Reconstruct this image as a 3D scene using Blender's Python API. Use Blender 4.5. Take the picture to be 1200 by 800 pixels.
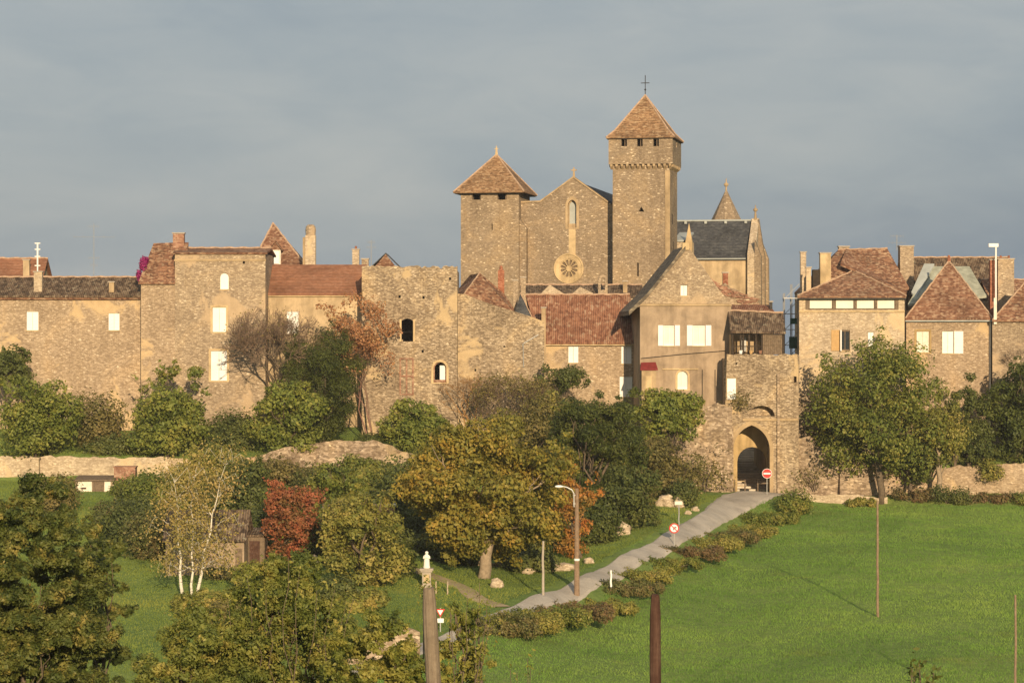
import bpy, bmesh, math, random
import numpy as np
from mathutils import Vector, Matrix, noise

for o in list(bpy.data.objects): bpy.data.objects.remove(o)
S = bpy.context.scene
COL = S.collection
R = math.radians
FOC = 3000.0            # focal length in photo pixels (1200 px wide picture)

# ------------------------------------------------------------------ camera, sky, sun
cam_d = bpy.data.cameras.new('camera')
cam = bpy.data.objects.new('camera', cam_d); COL.objects.link(cam)
cam.location = (0, 0, 0); cam.rotation_euler = (R(90), 0, 0)
cam_d.sensor_width = 36; cam_d.lens = 36 * FOC / 1200
cam_d.clip_start = 0.5; cam_d.clip_end = 20000
S.camera = cam

SUN_EL = 14.0
SUN_AZ = 10.0           # degrees to the right of straight behind the camera
sun_d = bpy.data.lights.new('sun', 'SUN')
sun = bpy.data.objects.new('sun', sun_d); COL.objects.link(sun)
sun_d.energy = 4.6; sun_d.angle = R(0.6); sun_d.color = (1.0, 0.77, 0.49)
to_sun = Vector((math.sin(R(SUN_AZ)) * math.cos(R(SUN_EL)), -math.cos(R(SUN_AZ)) * math.cos(R(SUN_EL)), math.sin(R(SUN_EL))))
sun.rotation_euler = to_sun.to_track_quat('Z', 'Y').to_euler()

S.view_settings.view_transform = 'Standard'; S.view_settings.look = 'None'
S.view_settings.gamma = 1.0; S.view_settings.exposure = 0.36
S.view_settings.use_curve_mapping = False

W = bpy.data.worlds.new('World'); S.world = W; W.use_nodes = True
wn = W.node_tree; wn.nodes.clear()
def N(nt, t, **kw):
    n = nt.nodes.new(t)
    for k, v in kw.items(): setattr(n, k, v)
    return n
sky = N(wn, 'ShaderNodeTexSky', sky_type='NISHITA'); sky.sun_disc = False
sky.sun_elevation = R(SUN_EL); sky.sun_rotation = R(180 - SUN_AZ); sky.dust_density = 2.0
tc = N(wn, 'ShaderNodeTexCoord')
mp = N(wn, 'ShaderNodeMapping'); mp.inputs['Scale'].default_value = (3.2, 3.2, 11.0)
mp.inputs['Rotation'].default_value = (0, R(-12), 0)
wn.links.new(tc.outputs['Generated'], mp.inputs['Vector'])
nz = N(wn, 'ShaderNodeTexNoise'); nz.inputs['Scale'].default_value = 1.3; nz.inputs['Detail'].default_value = 6; nz.inputs['Roughness'].default_value = 0.45
nz.inputs['Distortion'].default_value = 0.5
wn.links.new(mp.outputs[0], nz.inputs['Vector'])
sp = N(wn, 'ShaderNodeSeparateXYZ'); wn.links.new(tc.outputs['Generated'], sp.inputs[0])
# cloud tone drifts paler to the upper left, bluer to the right and down
def M2(nt, op, a, b=None, c=None):
    n = N(nt, 'ShaderNodeMath', operation=op)
    for i, v in enumerate((a, b, c)):
        if v is None: continue
        if isinstance(v, (int, float)): n.inputs[i].default_value = v
        else: nt.links.new(v, n.inputs[i])
    return n.outputs[0]
g1 = M2(wn, 'MULTIPLY_ADD', sp.outputs[0], -1.1, 0.40)
g2 = M2(wn, 'MULTIPLY_ADD', sp.outputs[2], 1.6, g1)
nz2 = N(wn, 'ShaderNodeTexNoise'); nz2.inputs['Scale'].default_value = 5.5; nz2.inputs['Detail'].default_value = 8; nz2.inputs['Roughness'].default_value = 0.6; nz2.inputs['Distortion'].default_value = 0.8
wn.links.new(mp.outputs[0], nz2.inputs['Vector'])
nn = M2(wn, 'MULTIPLY_ADD', nz.outputs[0], 1.9, M2(wn, 'MULTIPLY_ADD', nz2.outputs[0], 0.5, -1.2))
g3 = M2(wn, 'ADD', g2, nn)
rp = N(wn, 'ShaderNodeValToRGB')
rp.color_ramp.elements[0].position = 0.0; rp.color_ramp.elements[0].color = (0.20, 0.255, 0.322, 1)
rp.color_ramp.elements[1].position = 1.0; rp.color_ramp.elements[1].color = (0.43, 0.445, 0.445, 1)
e = rp.color_ramp.elements.new(0.5); e.color = (0.31, 0.352, 0.388, 1)
wn.links.new(g3, rp.inputs[0])
sc = N(wn, 'ShaderNodeMix', data_type='RGBA'); sc.blend_type = 'MULTIPLY'; sc.inputs[0].default_value = 1
sc.inputs[7].default_value = (9.7, 9.6, 9.4, 1)
wn.links.new(rp.outputs[0], sc.inputs[6])
mx = N(wn, 'ShaderNodeMix', data_type='RGBA'); mx.inputs[0].default_value = 0.9
wn.links.new(sky.outputs[0], mx.inputs[6]); wn.links.new(sc.outputs[2], mx.inputs[7])
bg = N(wn, 'ShaderNodeBackground'); bg.inputs['Strength'].default_value = 0.091
wo = N(wn, 'ShaderNodeOutputWorld')
wn.links.new(mx.outputs[2], bg.inputs['Color']); wn.links.new(bg.outputs[0], wo.inputs[0])

# ------------------------------------------------------------------ materials
def newmat(name):
    m = bpy.data.materials.new(name); m.use_nodes = True
    nt = m.node_tree; nt.nodes.clear()
    out = N(nt, 'ShaderNodeOutputMaterial'); b = N(nt, 'ShaderNodeBsdfPrincipled')
    b.inputs['Roughness'].default_value = 0.9
    b.inputs['Specular IOR Level'].default_value = 0.15
    nt.links.new(b.outputs[0], out.inputs[0])
    return m, nt, b
def ramp(nt, stops, fac, interp='LINEAR'):
    r = N(nt, 'ShaderNodeValToRGB'); r.color_ramp.interpolation = interp
    el = r.color_ramp.elements
    el[0].position = stops[0][0]; el[0].color = (*stops[0][1], 1)
    el[1].position = stops[-1][0]; el[1].color = (*stops[-1][1], 1)
    for p, c in stops[1:-1]:
        q = el.new(p); q.color = (*c, 1)
    nt.links.new(fac, r.inputs[0]); return r.outputs[0]
def coords(nt, scale=(1, 1, 1), rot=(0, 0, 0), kind='Object'):
    t = N(nt, 'ShaderNodeTexCoord'); m = N(nt, 'ShaderNodeMapping')
    m.inputs['Scale'].default_value = scale; m.inputs['Rotation'].default_value = rot
    nt.links.new(t.outputs[kind], m.inputs['Vector']); return m.outputs[0]
def tnoise(nt, vec, s, d=4, ro=0.55, dist=0):
    n = N(nt, 'ShaderNodeTexNoise'); n.inputs['Scale'].default_value = s; n.inputs['Detail'].default_value = d
    n.inputs['Roughness'].default_value = ro; n.inputs['Distortion'].default_value = dist
    nt.links.new(vec, n.inputs['Vector']); return n.outputs[0]
def mixc(nt, f, a, b, mode='MIX'):
    m = N(nt, 'ShaderNodeMix', data_type='RGBA'); m.blend_type = mode
    for i, v in ((0, f), (6, a), (7, b)):
        if isinstance(v, (int, float)): m.inputs[i].default_value = v
        elif isinstance(v, tuple): m.inputs[i].default_value = (*v, 1)
        else: nt.links.new(v, m.inputs[i])
    return m.outputs[2]
def bump(nt, b, h, st=0.5, dist=0.1):
    n = N(nt, 'ShaderNodeBump'); n.inputs['Strength'].default_value = st; n.inputs['Distance'].default_value = dist
    nt.links.new(h, n.inputs['Height']); nt.links.new(n.outputs[0], b.inputs['Normal'])
def plain(name, c, rough=0.8, var=0.12, scale=3.0, metal=0.0):
    m, nt, b = newmat(name)
    v = coords(nt); n = tnoise(nt, v, scale, 5)
    lo = tuple(x * (1 - var) for x in c); hi = tuple(min(1, x * (1 + var)) for x in c)
    nt.links.new(ramp(nt, [(0.3, lo), (0.7, hi)], n), b.inputs['Base Color'])
    b.inputs['Roughness'].default_value = rough; b.inputs['Metallic'].default_value = metal
    return m
def stone(name, dark, mid, light, scale=3.2, plaster=0.0, pc=(0.45, 0.33, 0.18), stain=0.5, tone=0.92):
    """coursed rubble: individual stones, pale mortar, weather stains and patches of old render"""
    def gr(c): l = .3 * c[0] + .6 * c[1] + .1 * c[2]; return tuple(x * .82 + l * .18 * k for x, k in zip(c, (1.05, 1.0, 1.0)))
    dark, mid, light, pc = gr(dark), gr(mid), gr(light), gr(pc); dark = tuple(a * .5 + b_ * .5 for a, b_ in zip(dark, mid)); dark, mid, light = [tuple(min(.75, x * tone) for x in c) for c in (dark, mid, light)]; scale *= 1.12
    m, nt, b = newmat(name)
    v = coords(nt, (1, 1, 2.1))
    wv = N(nt, 'ShaderNodeTexNoise'); wv.inputs['Scale'].default_value = 1.1; nt.links.new(v, wv.inputs['Vector'])
    dv = N(nt, 'ShaderNodeMix', data_type='VECTOR'); dv.inputs[0].default_value = 0.12
    nt.links.new(v, dv.inputs[4]); nt.links.new(wv.outputs[1], dv.inputs[5])
    vo = N(nt, 'ShaderNodeTexVoronoi'); vo.inputs['Scale'].default_value = scale
    nt.links.new(dv.outputs[1], vo.inputs['Vector'])
    se = N(nt, 'ShaderNodeSeparateColor'); nt.links.new(vo.outputs['Color'], se.inputs[0])
    col = ramp(nt, [(0.0, dark), (0.35, mid), (0.7, light), (0.95, tuple(min(0.8, c * 1.15) for c in light)), (1.0, (0.68, 0.57, 0.42))], se.outputs[0])
    ve = N(nt, 'ShaderNodeTexVoronoi', feature='DISTANCE_TO_EDGE'); ve.inputs['Scale'].default_value = scale
    nt.links.new(dv.outputs[1], ve.inputs['Vector'])
    mort = ramp(nt, [(0.0, (1, 1, 1)), (0.09, (0, 0, 0))], ve.outputs['Distance'])
    col = mixc(nt, M2(nt, 'MULTIPLY', mort, 0.4), col, tuple(c * 0.72 for c in mid))
    w = coords(nt, (1, 1, 1))
    fine = tnoise(nt, w, 7.0, 4, 0.7)
    col = mixc(nt, 0.55, col, ramp(nt, [(0.25, (0.74, 0.73, 0.73)), (0.5, (1, 1, 1)), (0.75, (1.18, 1.16, 1.14))], fine), 'MULTIPLY')
    # large weathering and long vertical streaks
    big = tnoise(nt, w, 0.13, 7, 0.62, 0.9)
    col = mixc(nt, stain, col, ramp(nt, [(0.35, (0.6, 0.57, 0.56)), (0.5, (0.94, 0.93, 0.93)), (0.65, (1.3, 1.19, 0.98))], big), 'MULTIPLY')
    st = tnoise(nt, coords(nt, (1.0, 1.0, 0.12)), 0.9, 5, 0.65)
    col = mixc(nt, stain * 0.7, col, ramp(nt, [(0.3, (0.6, 0.57, 0.55)), (0.5, (1, 1, 1)), (0.7, (1.08, 1.06, 1.0))], st), 'MULTIPLY')
    if plaster > 0:
        pn = tnoise(nt, w, 0.22, 6, 0.6, 0.8)
        pm = ramp(nt, [(0.62 - plaster * 0.35, (0, 0, 0)), (0.67 - plaster * 0.35, (1, 1, 1))], pn)
        pcn = mixc(nt, tnoise(nt, w, 1.3, 6, 0.65), tuple(c * 0.7 for c in pc), tuple(c * 1.25 for c in pc))
        col = mixc(nt, pm, col, pcn)
    nt.links.new(col, b.inputs['Base Color'])
    h = mixc(nt, 0.5, ramp(nt, [(0.0, (0, 0, 0)), (0.15, (1, 1, 1))], ve.outputs['Distance']), fine)
    bump(nt, b, h, 0.5, 0.06)
    return m
def tiles(name, cols, scale=3.6, rows=5.0, lichen=0.3):
    """small flat clay or stone tiles in uneven courses"""
    m, nt, b = newmat(name)
    v = coords(nt, (1, 1, 1.9))
    vo = N(nt, 'ShaderNodeTexVoronoi'); vo.inputs['Scale'].default_value = scale; vo.inputs['Randomness'].default_value = 0.75
    nt.links.new(v, vo.inputs['Vector'])
    se = N(nt, 'ShaderNodeSeparateColor'); nt.links.new(vo.outputs['Color'], se.inputs[0])
    col = ramp(nt, [(0.0, cols[0]), (0.4, cols[1]), (0.75, cols[2]), (1.0, cols[3])], se.outputs[0])
    w = coords(nt)
    wa = N(nt, 'ShaderNodeTexWave', wave_type='BANDS', bands_direction='Z', wave_profile='SAW'); wa.inputs['Scale'].default_value = rows / 6.28 * 1.3
    wa.inputs['Distortion'].default_value = 1.2; wa.inputs['Detail'].default_value = 2
    nt.links.new(w, wa.inputs['Vector'])
    col = mixc(nt, 0.5, col, ramp(nt, [(0.0, (0.5, 0.5, 0.5)), (0.35, (1, 1, 1))], wa.outputs[0]), 'MULTIPLY')
    big = tnoise(nt, w, 0.35, 6, 0.65, 0.5)
    col = mixc(nt, 0.75, col, ramp(nt, [(0.3, (0.5, 0.5, 0.5)), (0.55, (1.05, 1.05, 1.05)), (0.75, (1.3, 1.25, 1.15))], big), 'MULTIPLY')
    ln = tnoise(nt, w, 2.6, 6, 0.7)
    lm = ramp(nt, [(0.56, (0, 0, 0)), (0.66, (1, 1, 1))], ln)
    col = mixc(nt, M2(nt, 'MULTIPLY', lm, lichen), col, (0.42, 0.38, 0.26))
    nt.links.new(col, b.inputs['Base Color'])
    bump(nt, b, wa.outputs[0], 0.5, 0.06)
    return m
def canal(name, cols, axis='X', lichen=0.2):
    """round clay tiles running down the slope"""
    m, nt, b = newmat(name)
    w = coords(nt)
    wa = N(nt, 'ShaderNodeTexWave', wave_type='BANDS', bands_direction=axis, wave_profile='SIN'); wa.inputs['Scale'].default_value = 1.7
    wa.inputs['Distortion'].default_value = 0.5; wa.inputs['Detail'].default_value = 1
    nt.links.new(w, wa.inputs['Vector'])
    sc3 = (1, 1, 1)
    vo = N(nt, 'ShaderNodeTexVoronoi'); vo.inputs['Scale'].default_value = 2.6
    nt.links.new(coords(nt, (1.6, 0.7, 1.2)), vo.inputs['Vector'])
    se = N(nt, 'ShaderNodeSeparateColor'); nt.links.new(vo.outputs['Color'], se.inputs[0])
    col = ramp(nt, [(0.0, cols[0]), (0.4, cols[1]), (0.8, cols[2]), (1.0, cols[3])], se.outputs[0])
    col = mixc(nt, 0.8, col, ramp(nt, [(0.1, (0.6, 0.58, 0.57)), (0.6, (1.06, 1.06, 1.06))], wa.outputs[0]), 'MULTIPLY')
    big = tnoise(nt, w, 0.4, 6, 0.65, 0.5)
    col = mixc(nt, 0.7, col, ramp(nt, [(0.3, (0.55, 0.52, 0.5)), (0.6, (1.05, 1.05, 1.05)), (0.8, (1.3, 1.2, 1.1))], big), 'MULTIPLY')
    ln = tnoise(nt, w, 2.2, 6, 0.7)
    col = mixc(nt, M2(nt, 'MULTIPLY', ramp(nt, [(0.58, (0, 0, 0)), (0.68, (1, 1, 1))], ln), lichen), col, (0.45, 0.42, 0.3))
    nt.links.new(col, b.inputs['Base Color'])
    bump(nt, b, wa.outputs[0], 0.8, 0.08)
    return m
def leafmat(name, cols, trans=0.28, big=0.35):
    """cols: four leaf colours; each little area of leaves takes its own"""
    m = bpy.data.materials.new(name); m.use_nodes = True
    nt = m.node_tree; nt.nodes.clear()
    out = N(nt, 'ShaderNodeOutputMaterial')
    w = coords(nt); cols = [(min(.5, c[0] * 2.0), min(.4, c[1] * 1.8), c[2] * 1.6) for c in cols]
    wh = N(nt, 'ShaderNodeTexVoronoi'); wh.inputs['Scale'].default_value = 2.4; nt.links.new(w, wh.inputs['Vector'])
    se = N(nt, 'ShaderNodeSeparateColor'); nt.links.new(wh.outputs['Color'], se.inputs[0])
    a = tnoise(nt, w, big, 3, 0.5)
    f = M2(nt, 'ADD', M2(nt, 'MULTIPLY', se.outputs[0], 0.5), M2(nt, 'MULTIPLY_ADD', a, 1.4, -0.45))
    n = len(cols)
    col = ramp(nt, [(0.02 + 0.96 * i / (n - 1), c) for i, c in enumerate(cols)], f)
    d = N(nt, 'ShaderNodeBsdfPrincipled'); d.inputs['Roughness'].default_value = 0.55; d.inputs['Specular IOR Level'].default_value = 0.3
    t = N(nt, 'ShaderNodeBsdfTranslucent'); mxs = N(nt, 'ShaderNodeMixShader'); mxs.inputs[0].default_value = trans
    nt.links.new(col, d.inputs['Base Color'])
    nt.links.new(mixc(nt, 1.0, col, (1.3, 1.35, 0.7), 'MULTIPLY'), t.inputs['Color'])
    nt.links.new(d.outputs[0], mxs.inputs[1]); nt.links.new(t.outputs[0], mxs.inputs[2]); nt.links.new(mxs.outputs[0], out.inputs[0])
    return m

M = {}
M['stone_gold'] = stone('stone_gold', (0.25, 0.175, 0.105), (0.40, 0.285, 0.17), (0.50, 0.37, 0.23), 4.6, 0.14, (0.56, 0.39, 0.19))
M['stone_village'] = stone('stone_village', (0.22, 0.16, 0.10), (0.36, 0.265, 0.165), (0.46, 0.35, 0.22), 4.8, 0.16, (0.48, 0.34, 0.19))
M['stone_church'] = stone('stone_church', (0.25, 0.18, 0.11), (0.34, 0.25, 0.15), (0.41, 0.305, 0.19), 4.6, 0, stain=0.6, tone=0.83)
M['stone_ruin'] = stone('stone_ruin', (0.15, 0.11, 0.07), (0.32, 0.235, 0.14), (0.48, 0.37, 0.23), 4.6, 0.16, (0.52, 0.37, 0.18), stain=0.8)
M['stone_pale'] = stone('stone_pale', (0.36, 0.27, 0.17), (0.50, 0.385, 0.245), (0.60, 0.48, 0.32), 4.2, 0.15, (0.6, 0.44, 0.24))
M['stone_rough'] = stone('stone_rough', (0.15, 0.11, 0.07), (0.34, 0.245, 0.15), (0.5, 0.38, 0.25), 3.4, 0.1, stain=0.9)
def render_mat(name, c):
    m, nt, b = newmat(name); w = coords(nt)
    a = tnoise(nt, w, 0.5, 6, 0.65, 0.5); s2 = tnoise(nt, coords(nt, (1, 1, 0.12)), 1.2, 5, 0.6)
    col = ramp(nt, [(0.3, tuple(x * 0.62 for x in c)), (0.55, c), (0.75, tuple(x * 1.2 for x in c))], a)
    col = mixc(nt, 0.6, col, ramp(nt, [(0.3, (0.55, 0.53, 0.5)), (0.55, (1.05, 1.05, 1.05))], s2), 'MULTIPLY')
    nt.links.new(col, b.inputs['Base Color']); bump(nt, b, tnoise(nt, w, 6, 5, 0.7), 0.4, 0.05)
    return m
M['render_brown'] = render_mat('render_brown', (0.37, 0.28, 0.195))
M['render_cream'] = render_mat('render_cream', (0.5, 0.38, 0.235))
M['render_ochre'] = render_mat('render_ochre', (0.48, 0.345, 0.17))
M['steps'] = render_mat('step_stone', (0.6, 0.52, 0.42))
M['dressed'] = render_mat('dressed_stone', (0.42, 0.31, 0.185))
M['pale_dressed'] = render_mat('dressed_pale', (0.56, 0.42, 0.24))  # paler dressed stone for surrounds, sills and ledges
M['tile_brown'] = tiles('tile_brown', [(0.11, 0.055, 0.035), (0.2, 0.10, 0.062), (0.29, 0.16, 0.095), (0.38, 0.26, 0.17)])
M['tile_red'] = tiles('tile_red', [(0.13, 0.062, 0.04), (0.205, 0.105, 0.065), (0.265, 0.15, 0.095), (0.37, 0.25, 0.17)], lichen=0.15)
M['tile_church'] = tiles('tile_church', [(0.15, 0.085, 0.045), (0.23, 0.135, 0.072), (0.31, 0.19, 0.105), (0.36, 0.25, 0.15)], lichen=0.25)
M['tile_smooth'] = tiles('tile_smooth', [(0.23, 0.105, 0.062), (0.255, 0.12, 0.07), (0.28, 0.135, 0.08), (0.31, 0.16, 0.10)], lichen=0.05)
M['lauze'] = tiles('stone_slate', [(0.10, 0.08, 0.06), (0.15, 0.12, 0.09), (0.2, 0.165, 0.12), (0.28, 0.23, 0.17)], 2.6, 4)
M['canal_red'] = canal('canal_red', [(0.20, 0.09, 0.056), (0.30, 0.14, 0.085), (0.36, 0.18, 0.11), (0.46, 0.3, 0.2)])
M['canal_dark'] = canal('canal_dark', [(0.07, 0.05, 0.035), (0.14, 0.095, 0.065), (0.21, 0.15, 0.1), (0.3, 0.23, 0.16)], lichen=0.5)
M['slate'] = tiles('slate', [(0.05, 0.052, 0.058), (0.062, 0.064, 0.07), (0.078, 0.08, 0.085), (0.1, 0.1, 0.1)], 3.0, 4, 0.03)
M['zinc'] = plain('zinc', (0.36, 0.38, 0.36), 0.5, 0.15, 1.0)
M['lichen_slate'] = plain('lichen_slate', (0.30, 0.31, 0.25), 0.8, 0.3, 1.5)
M['ridge'] = plain('ridge_mortar', (0.42, 0.29, 0.2), 0.9, 0.3, 4)
M['white'] = plain('white_paint', (0.80, 0.79, 0.76), 0.6, 0.05, 1.0)
M['white_old'] = plain('worn_white_paint', (0.70, 0.66, 0.56), 0.6, 0.15, 2.0)
M['grey_shutter'] = plain('grey_paint', (0.55, 0.55, 0.52), 0.6, 0.08)
M['tan_shutter'] = plain('tan_paint', (0.48, 0.31, 0.14), 0.7, 0.1)
M['wood'] = plain('weathered_wood', (0.17, 0.125, 0.085), 0.9, 0.35, 5)
M['wood_dark'] = plain('dark_wood', (0.045, 0.033, 0.024), 0.9, 0.3, 5)
def grain(name, a, c, e):
    m, nt, b = newmat(name); v = coords(nt, (14, 14, .9)); n1 = tnoise(nt, v, 2.0, 6, .7); n2 = tnoise(nt, coords(nt), 5, 5, .7)
    col = mixc(nt, .5, ramp(nt, [(.3, a), (.5, c), (.72, e)], n1), ramp(nt, [(.3, a), (.5, c), (.7, e)], n2))
    nt.links.new(col, b.inputs['Base Color']); bump(nt, b, n1, .8, .02); return m
M['pole_wood'] = grain('pole_wood', (0.12, 0.08, 0.05), (0.24, 0.165, 0.11), (0.36, 0.27, 0.19))
M['grey_wood'] = grain('grey_wood', (0.09, 0.07, 0.05), (0.2, 0.155, 0.11), (0.32, 0.26, 0.19))
M['rust'] = grain('rusty_red_wood', (0.03, 0.016, 0.012), (0.08, 0.042, 0.03), (0.17, 0.105, 0.075))
M['brick'] = tiles('brick', [(0.24, 0.09, 0.05), (0.3, 0.12, 0.07), (0.36, 0.15, 0.09), (0.42, 0.2, 0.13)], 5, 9, 0.05)
M['pinkbrick'] = tiles('old_brick', [(0.26, 0.13, 0.09), (0.33, 0.18, 0.12), (0.4, 0.23, 0.16), (0.46, 0.32, 0.22)], 4, 9, 0.15)
M['red_sheet'] = plain('red_sheet', (0.2, 0.03, 0.028), 0.6, 0.2)
M['sign_red'] = plain('sign_red', (0.55, 0.035, 0.03), 0.4, 0.05)
M['sign_white'] = plain('sign_white', (0.8, 0.8, 0.78), 0.4, 0.03)
M['metal'] = plain('galvanised', (0.35, 0.35, 0.34), 0.45, 0.1, 3, 0.3)
M['concrete'] = plain('concrete', (0.38, 0.33, 0.27), 0.9, 0.15, 4)
M['statue'] = plain('white_stone', (0.78, 0.75, 0.68), 0.7, 0.06, 6)
M['iron'] = plain('iron', (0.04, 0.036, 0.033), 0.6, 0.2, 3, 0.3)
M['glass'], _nt, _b = newmat('window_glass')
_b.inputs['Base Color'].default_value = (0.02, 0.025, 0.03, 1); _b.inputs['Roughness'].default_value = 0.08; _b.inputs['Specular IOR Level'].default_value = 0.6
M['blind'] = plain('pale_blind', (0.74, 0.72, 0.62), 0.6, 0.06, 1)
M['green_net'] = plain('green_net', (0.03, 0.10, 0.07), 0.8, 0.3, 2)
M['magenta'] = leafmat('magenta_leaf', [(0.10, 0.01, 0.07), (0.16, 0.015, 0.10), (0.22, 0.03, 0.12)])
M['bark'] = plain('bark', (0.13, 0.10, 0.07), 0.95, 0.35, 4)
M['bark_pale'] = plain('pale_bark', (0.3, 0.235, 0.165), 0.95, 0.3, 4)
M['bark_twig'] = plain('twig_bark', (0.21, 0.145, 0.1), 0.95, 0.3, 2)
M['bark_red'] = plain('reddish_twigs', (0.24, 0.135, 0.10), 0.95, 0.3, 2)
M['bark_orange'] = plain('orange_twigs', (0.36, 0.2, 0.08), 0.95, 0.3, 2)
def birchbark():
    m, nt, b = newmat('birch_bark')
    n = tnoise(nt, coords(nt, (1, 1, 3.5)), 4, 4, 0.7)
    nt.links.new(ramp(nt, [(0.34, (0.09, 0.08, 0.07)), (0.44, (0.66, 0.61, 0.52)), (1, (0.76, 0.72, 0.64))], n), b.inputs['Base Color'])
    return m
M['birch'] = birchbark()
L = {}
L['lime'] = leafmat('leaf_lime_green', [(0.036, 0.06, 0.014), (0.074, 0.1, 0.022), (0.115, 0.138, 0.03), (0.19, 0.18, 0.05)])
L['olive'] = leafmat('leaf_olive', [(0.05, 0.07, 0.016), (0.095, 0.11, 0.026), (0.15, 0.15, 0.04), (0.22, 0.18, 0.06)])
L['dark'] = leafmat('leaf_dark', [(0.024, 0.038, 0.013), (0.042, 0.058, 0.017), (0.062, 0.078, 0.022), (0.09, 0.10, 0.03)])
L['yew'] = leafmat('leaf_yew', [(0.018, 0.03, 0.009), (0.033, 0.048, 0.012), (0.052, 0.068, 0.016), (0.08, 0.092, 0.024)])
L['orange'] = leafmat('leaf_autumn_orange', [(0.052, 0.064, 0.016), (0.094, 0.1, 0.021), (0.15, 0.132, 0.027), (0.23, 0.155, 0.033)])
L['rust'] = leafmat('leaf_rust', [(0.11, 0.06, 0.035), (0.17, 0.09, 0.05), (0.23, 0.13, 0.07), (0.3, 0.2, 0.11)])
L['red'] = leafmat('leaf_red', [(0.06, 0.06, 0.022), (0.13, 0.065, 0.03), (0.18, 0.066, 0.036), (0.22, 0.085, 0.045)])
L['birch'] = leafmat('leaf_birch', [(0.10, 0.11, 0.035), (0.15, 0.14, 0.045), (0.2, 0.165, 0.065), (0.25, 0.19, 0.09)])
L['brown'] = leafmat('leaf_brown_olive', [(0.045, 0.05, 0.018), (0.075, 0.075, 0.026), (0.105, 0.095, 0.036), (0.14, 0.115, 0.05)])
L['ash'] = leafmat('leaf_ash_green', [(0.034, 0.056, 0.013), (0.065, 0.09, 0.019), (0.105, 0.122, 0.028), (0.18, 0.16, 0.045)])
L['fore'] = leafmat('leaf_foreground', [(0.02, 0.033, 0.01), (0.042, 0.06, 0.015), (0.078, 0.092, 0.024), (0.19, 0.165, 0.05)], big=1.6)
L['foremid'] = leafmat('leaf_foreground_mid', [(0.03, 0.048, 0.013), (0.066, 0.088, 0.02), (0.115, 0.13, 0.032), (0.22, 0.195, 0.06)], big=1.6)
L['foreyel'] = leafmat('leaf_foreground_yellow', [(0.035, 0.055, 0.013), (0.08, 0.10, 0.02), (0.14, 0.145, 0.035), (0.22, 0.2, 0.06)], big=1.6)
L['hedge'] = leafmat('leaf_hedge', [(0.035, 0.05, 0.018), (0.062, 0.075, 0.024), (0.09, 0.085, 0.034), (0.12, 0.09, 0.045)])
L['bramble'] = leafmat('leaf_bramble', [(0.04, 0.05, 0.02), (0.075, 0.07, 0.03), (0.11, 0.075, 0.042), (0.085, 0.095, 0.03)])

# ------------------------------------------------------------------ terrain
# knots: photo column -> (distance, photo row) pairs, turned into real heights
COLS = {
 -400: [(150, 792), (175, 700), (200, 632), (215, 598), (236, 563), (237, 562), (238.2, 535), (250, 508), (262, 480)],
 170: [(150, 792), (175, 702), (200, 632), (215, 598), (236, 563), (237, 562), (238.2, 535), (250, 508), (262, 480)],
 300: [(150, 796), (175, 700), (200, 630), (215, 600), (236, 568), (237, 566), (238.2, 535), (250, 508), (262, 480)],
 420: [(150, 790), (172, 700), (200, 630), (220, 592), (236, 562), (237, 560), (238.2, 535), (250, 508), (262, 480)],
 500: [(150, 775), (160, 752), (178, 686), (200, 640), (220, 600), (238, 552), (248, 510), (262, 480)],
 580: [(150, 797), (160, 757), (167, 722), (185, 680), (205, 640), (225, 590), (240, 545), (248, 512), (262, 480)],
 640: [(152, 803), (168, 738), (176, 697), (190, 670), (210, 632), (235, 565), (248, 512), (262, 480)],
 690: [(152, 803), (177, 724), (180, 700), (184, 675), (205, 640), (235, 568), (248, 518), (262, 480)],
 740: [(152, 804), (177, 730), (188, 686), (195, 650), (210, 622), (235, 577), (248, 530), (262, 480)],
 790: [(152, 805), (177, 733), (200, 656), (207, 625), (220, 600), (240, 578), (248, 560), (262, 490)],
 835: [(152, 805), (177, 735), (212, 638), (222, 602), (235, 585), (243, 577), (252, 573), (262, 560), (285, 515)],
 858: [(152, 805), (177, 732), (222, 624), (235, 588), (243, 577), (249, 577), (262, 562), (285, 526)],
 884: [(152, 805), (177, 730), (228, 624), (236, 588), (243, 577), (249, 577), (262, 562), (285, 526)],
 912: [(152, 805), (177, 726), (234, 606), (240, 584), (246, 577), (249, 577), (262, 562), (285, 526)],
 925: [(152, 805), (177, 724), (236, 603), (241, 582), (246, 577), (247, 570), (249, 545), (262, 500), (285, 480)],
 960: [(152, 805), (177, 722), (243, 592), (244.5, 581), (247.5, 579), (248.6, 530), (258, 500), (285, 480)],
 1100: [(152, 805), (177, 722), (243, 592), (244.5, 581), (247.5, 579), (248.6, 545), (258, 510), (285, 480)],
 1700: [(152, 805), (177, 722), (243, 592), (244.5, 581), (247.5, 579), (248.6, 545), (258, 510), (285, 480)],
}
DG = np.arange(0, 420.5, 0.5)
def _col(k):
    ds, zs = [0, 10, 24, 60, 100, 120], [-1.8, -2.5, -4.6, -10.5, -17.5, -19.6]
    for d, y in k: ds.append(d); zs.append(-(y - 400) / FOC * d)
    if ds[-1] < 290: ds.append(300); zs.append(-4.0)
    ds += [330, 360, 420]; zs += [-2.0, -3.0, -9.0]
    return np.interp(DG, ds, zs)
PXK = sorted(COLS); PG = np.arange(-400, 1701, 10.0)
_raw = np.array([_col(COLS[p]) for p in PXK])
TAB = np.empty((len(PG), len(DG)))
for j in range(len(DG)): TAB[:, j] = np.interp(PG, PXK, _raw[:, j])
for _ in range(2):
    T2 = TAB.copy(); T2[1:-1] = (TAB[:-2] + 2 * TAB[1:-1] + TAB[2:]) / 4; TAB = T2
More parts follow.
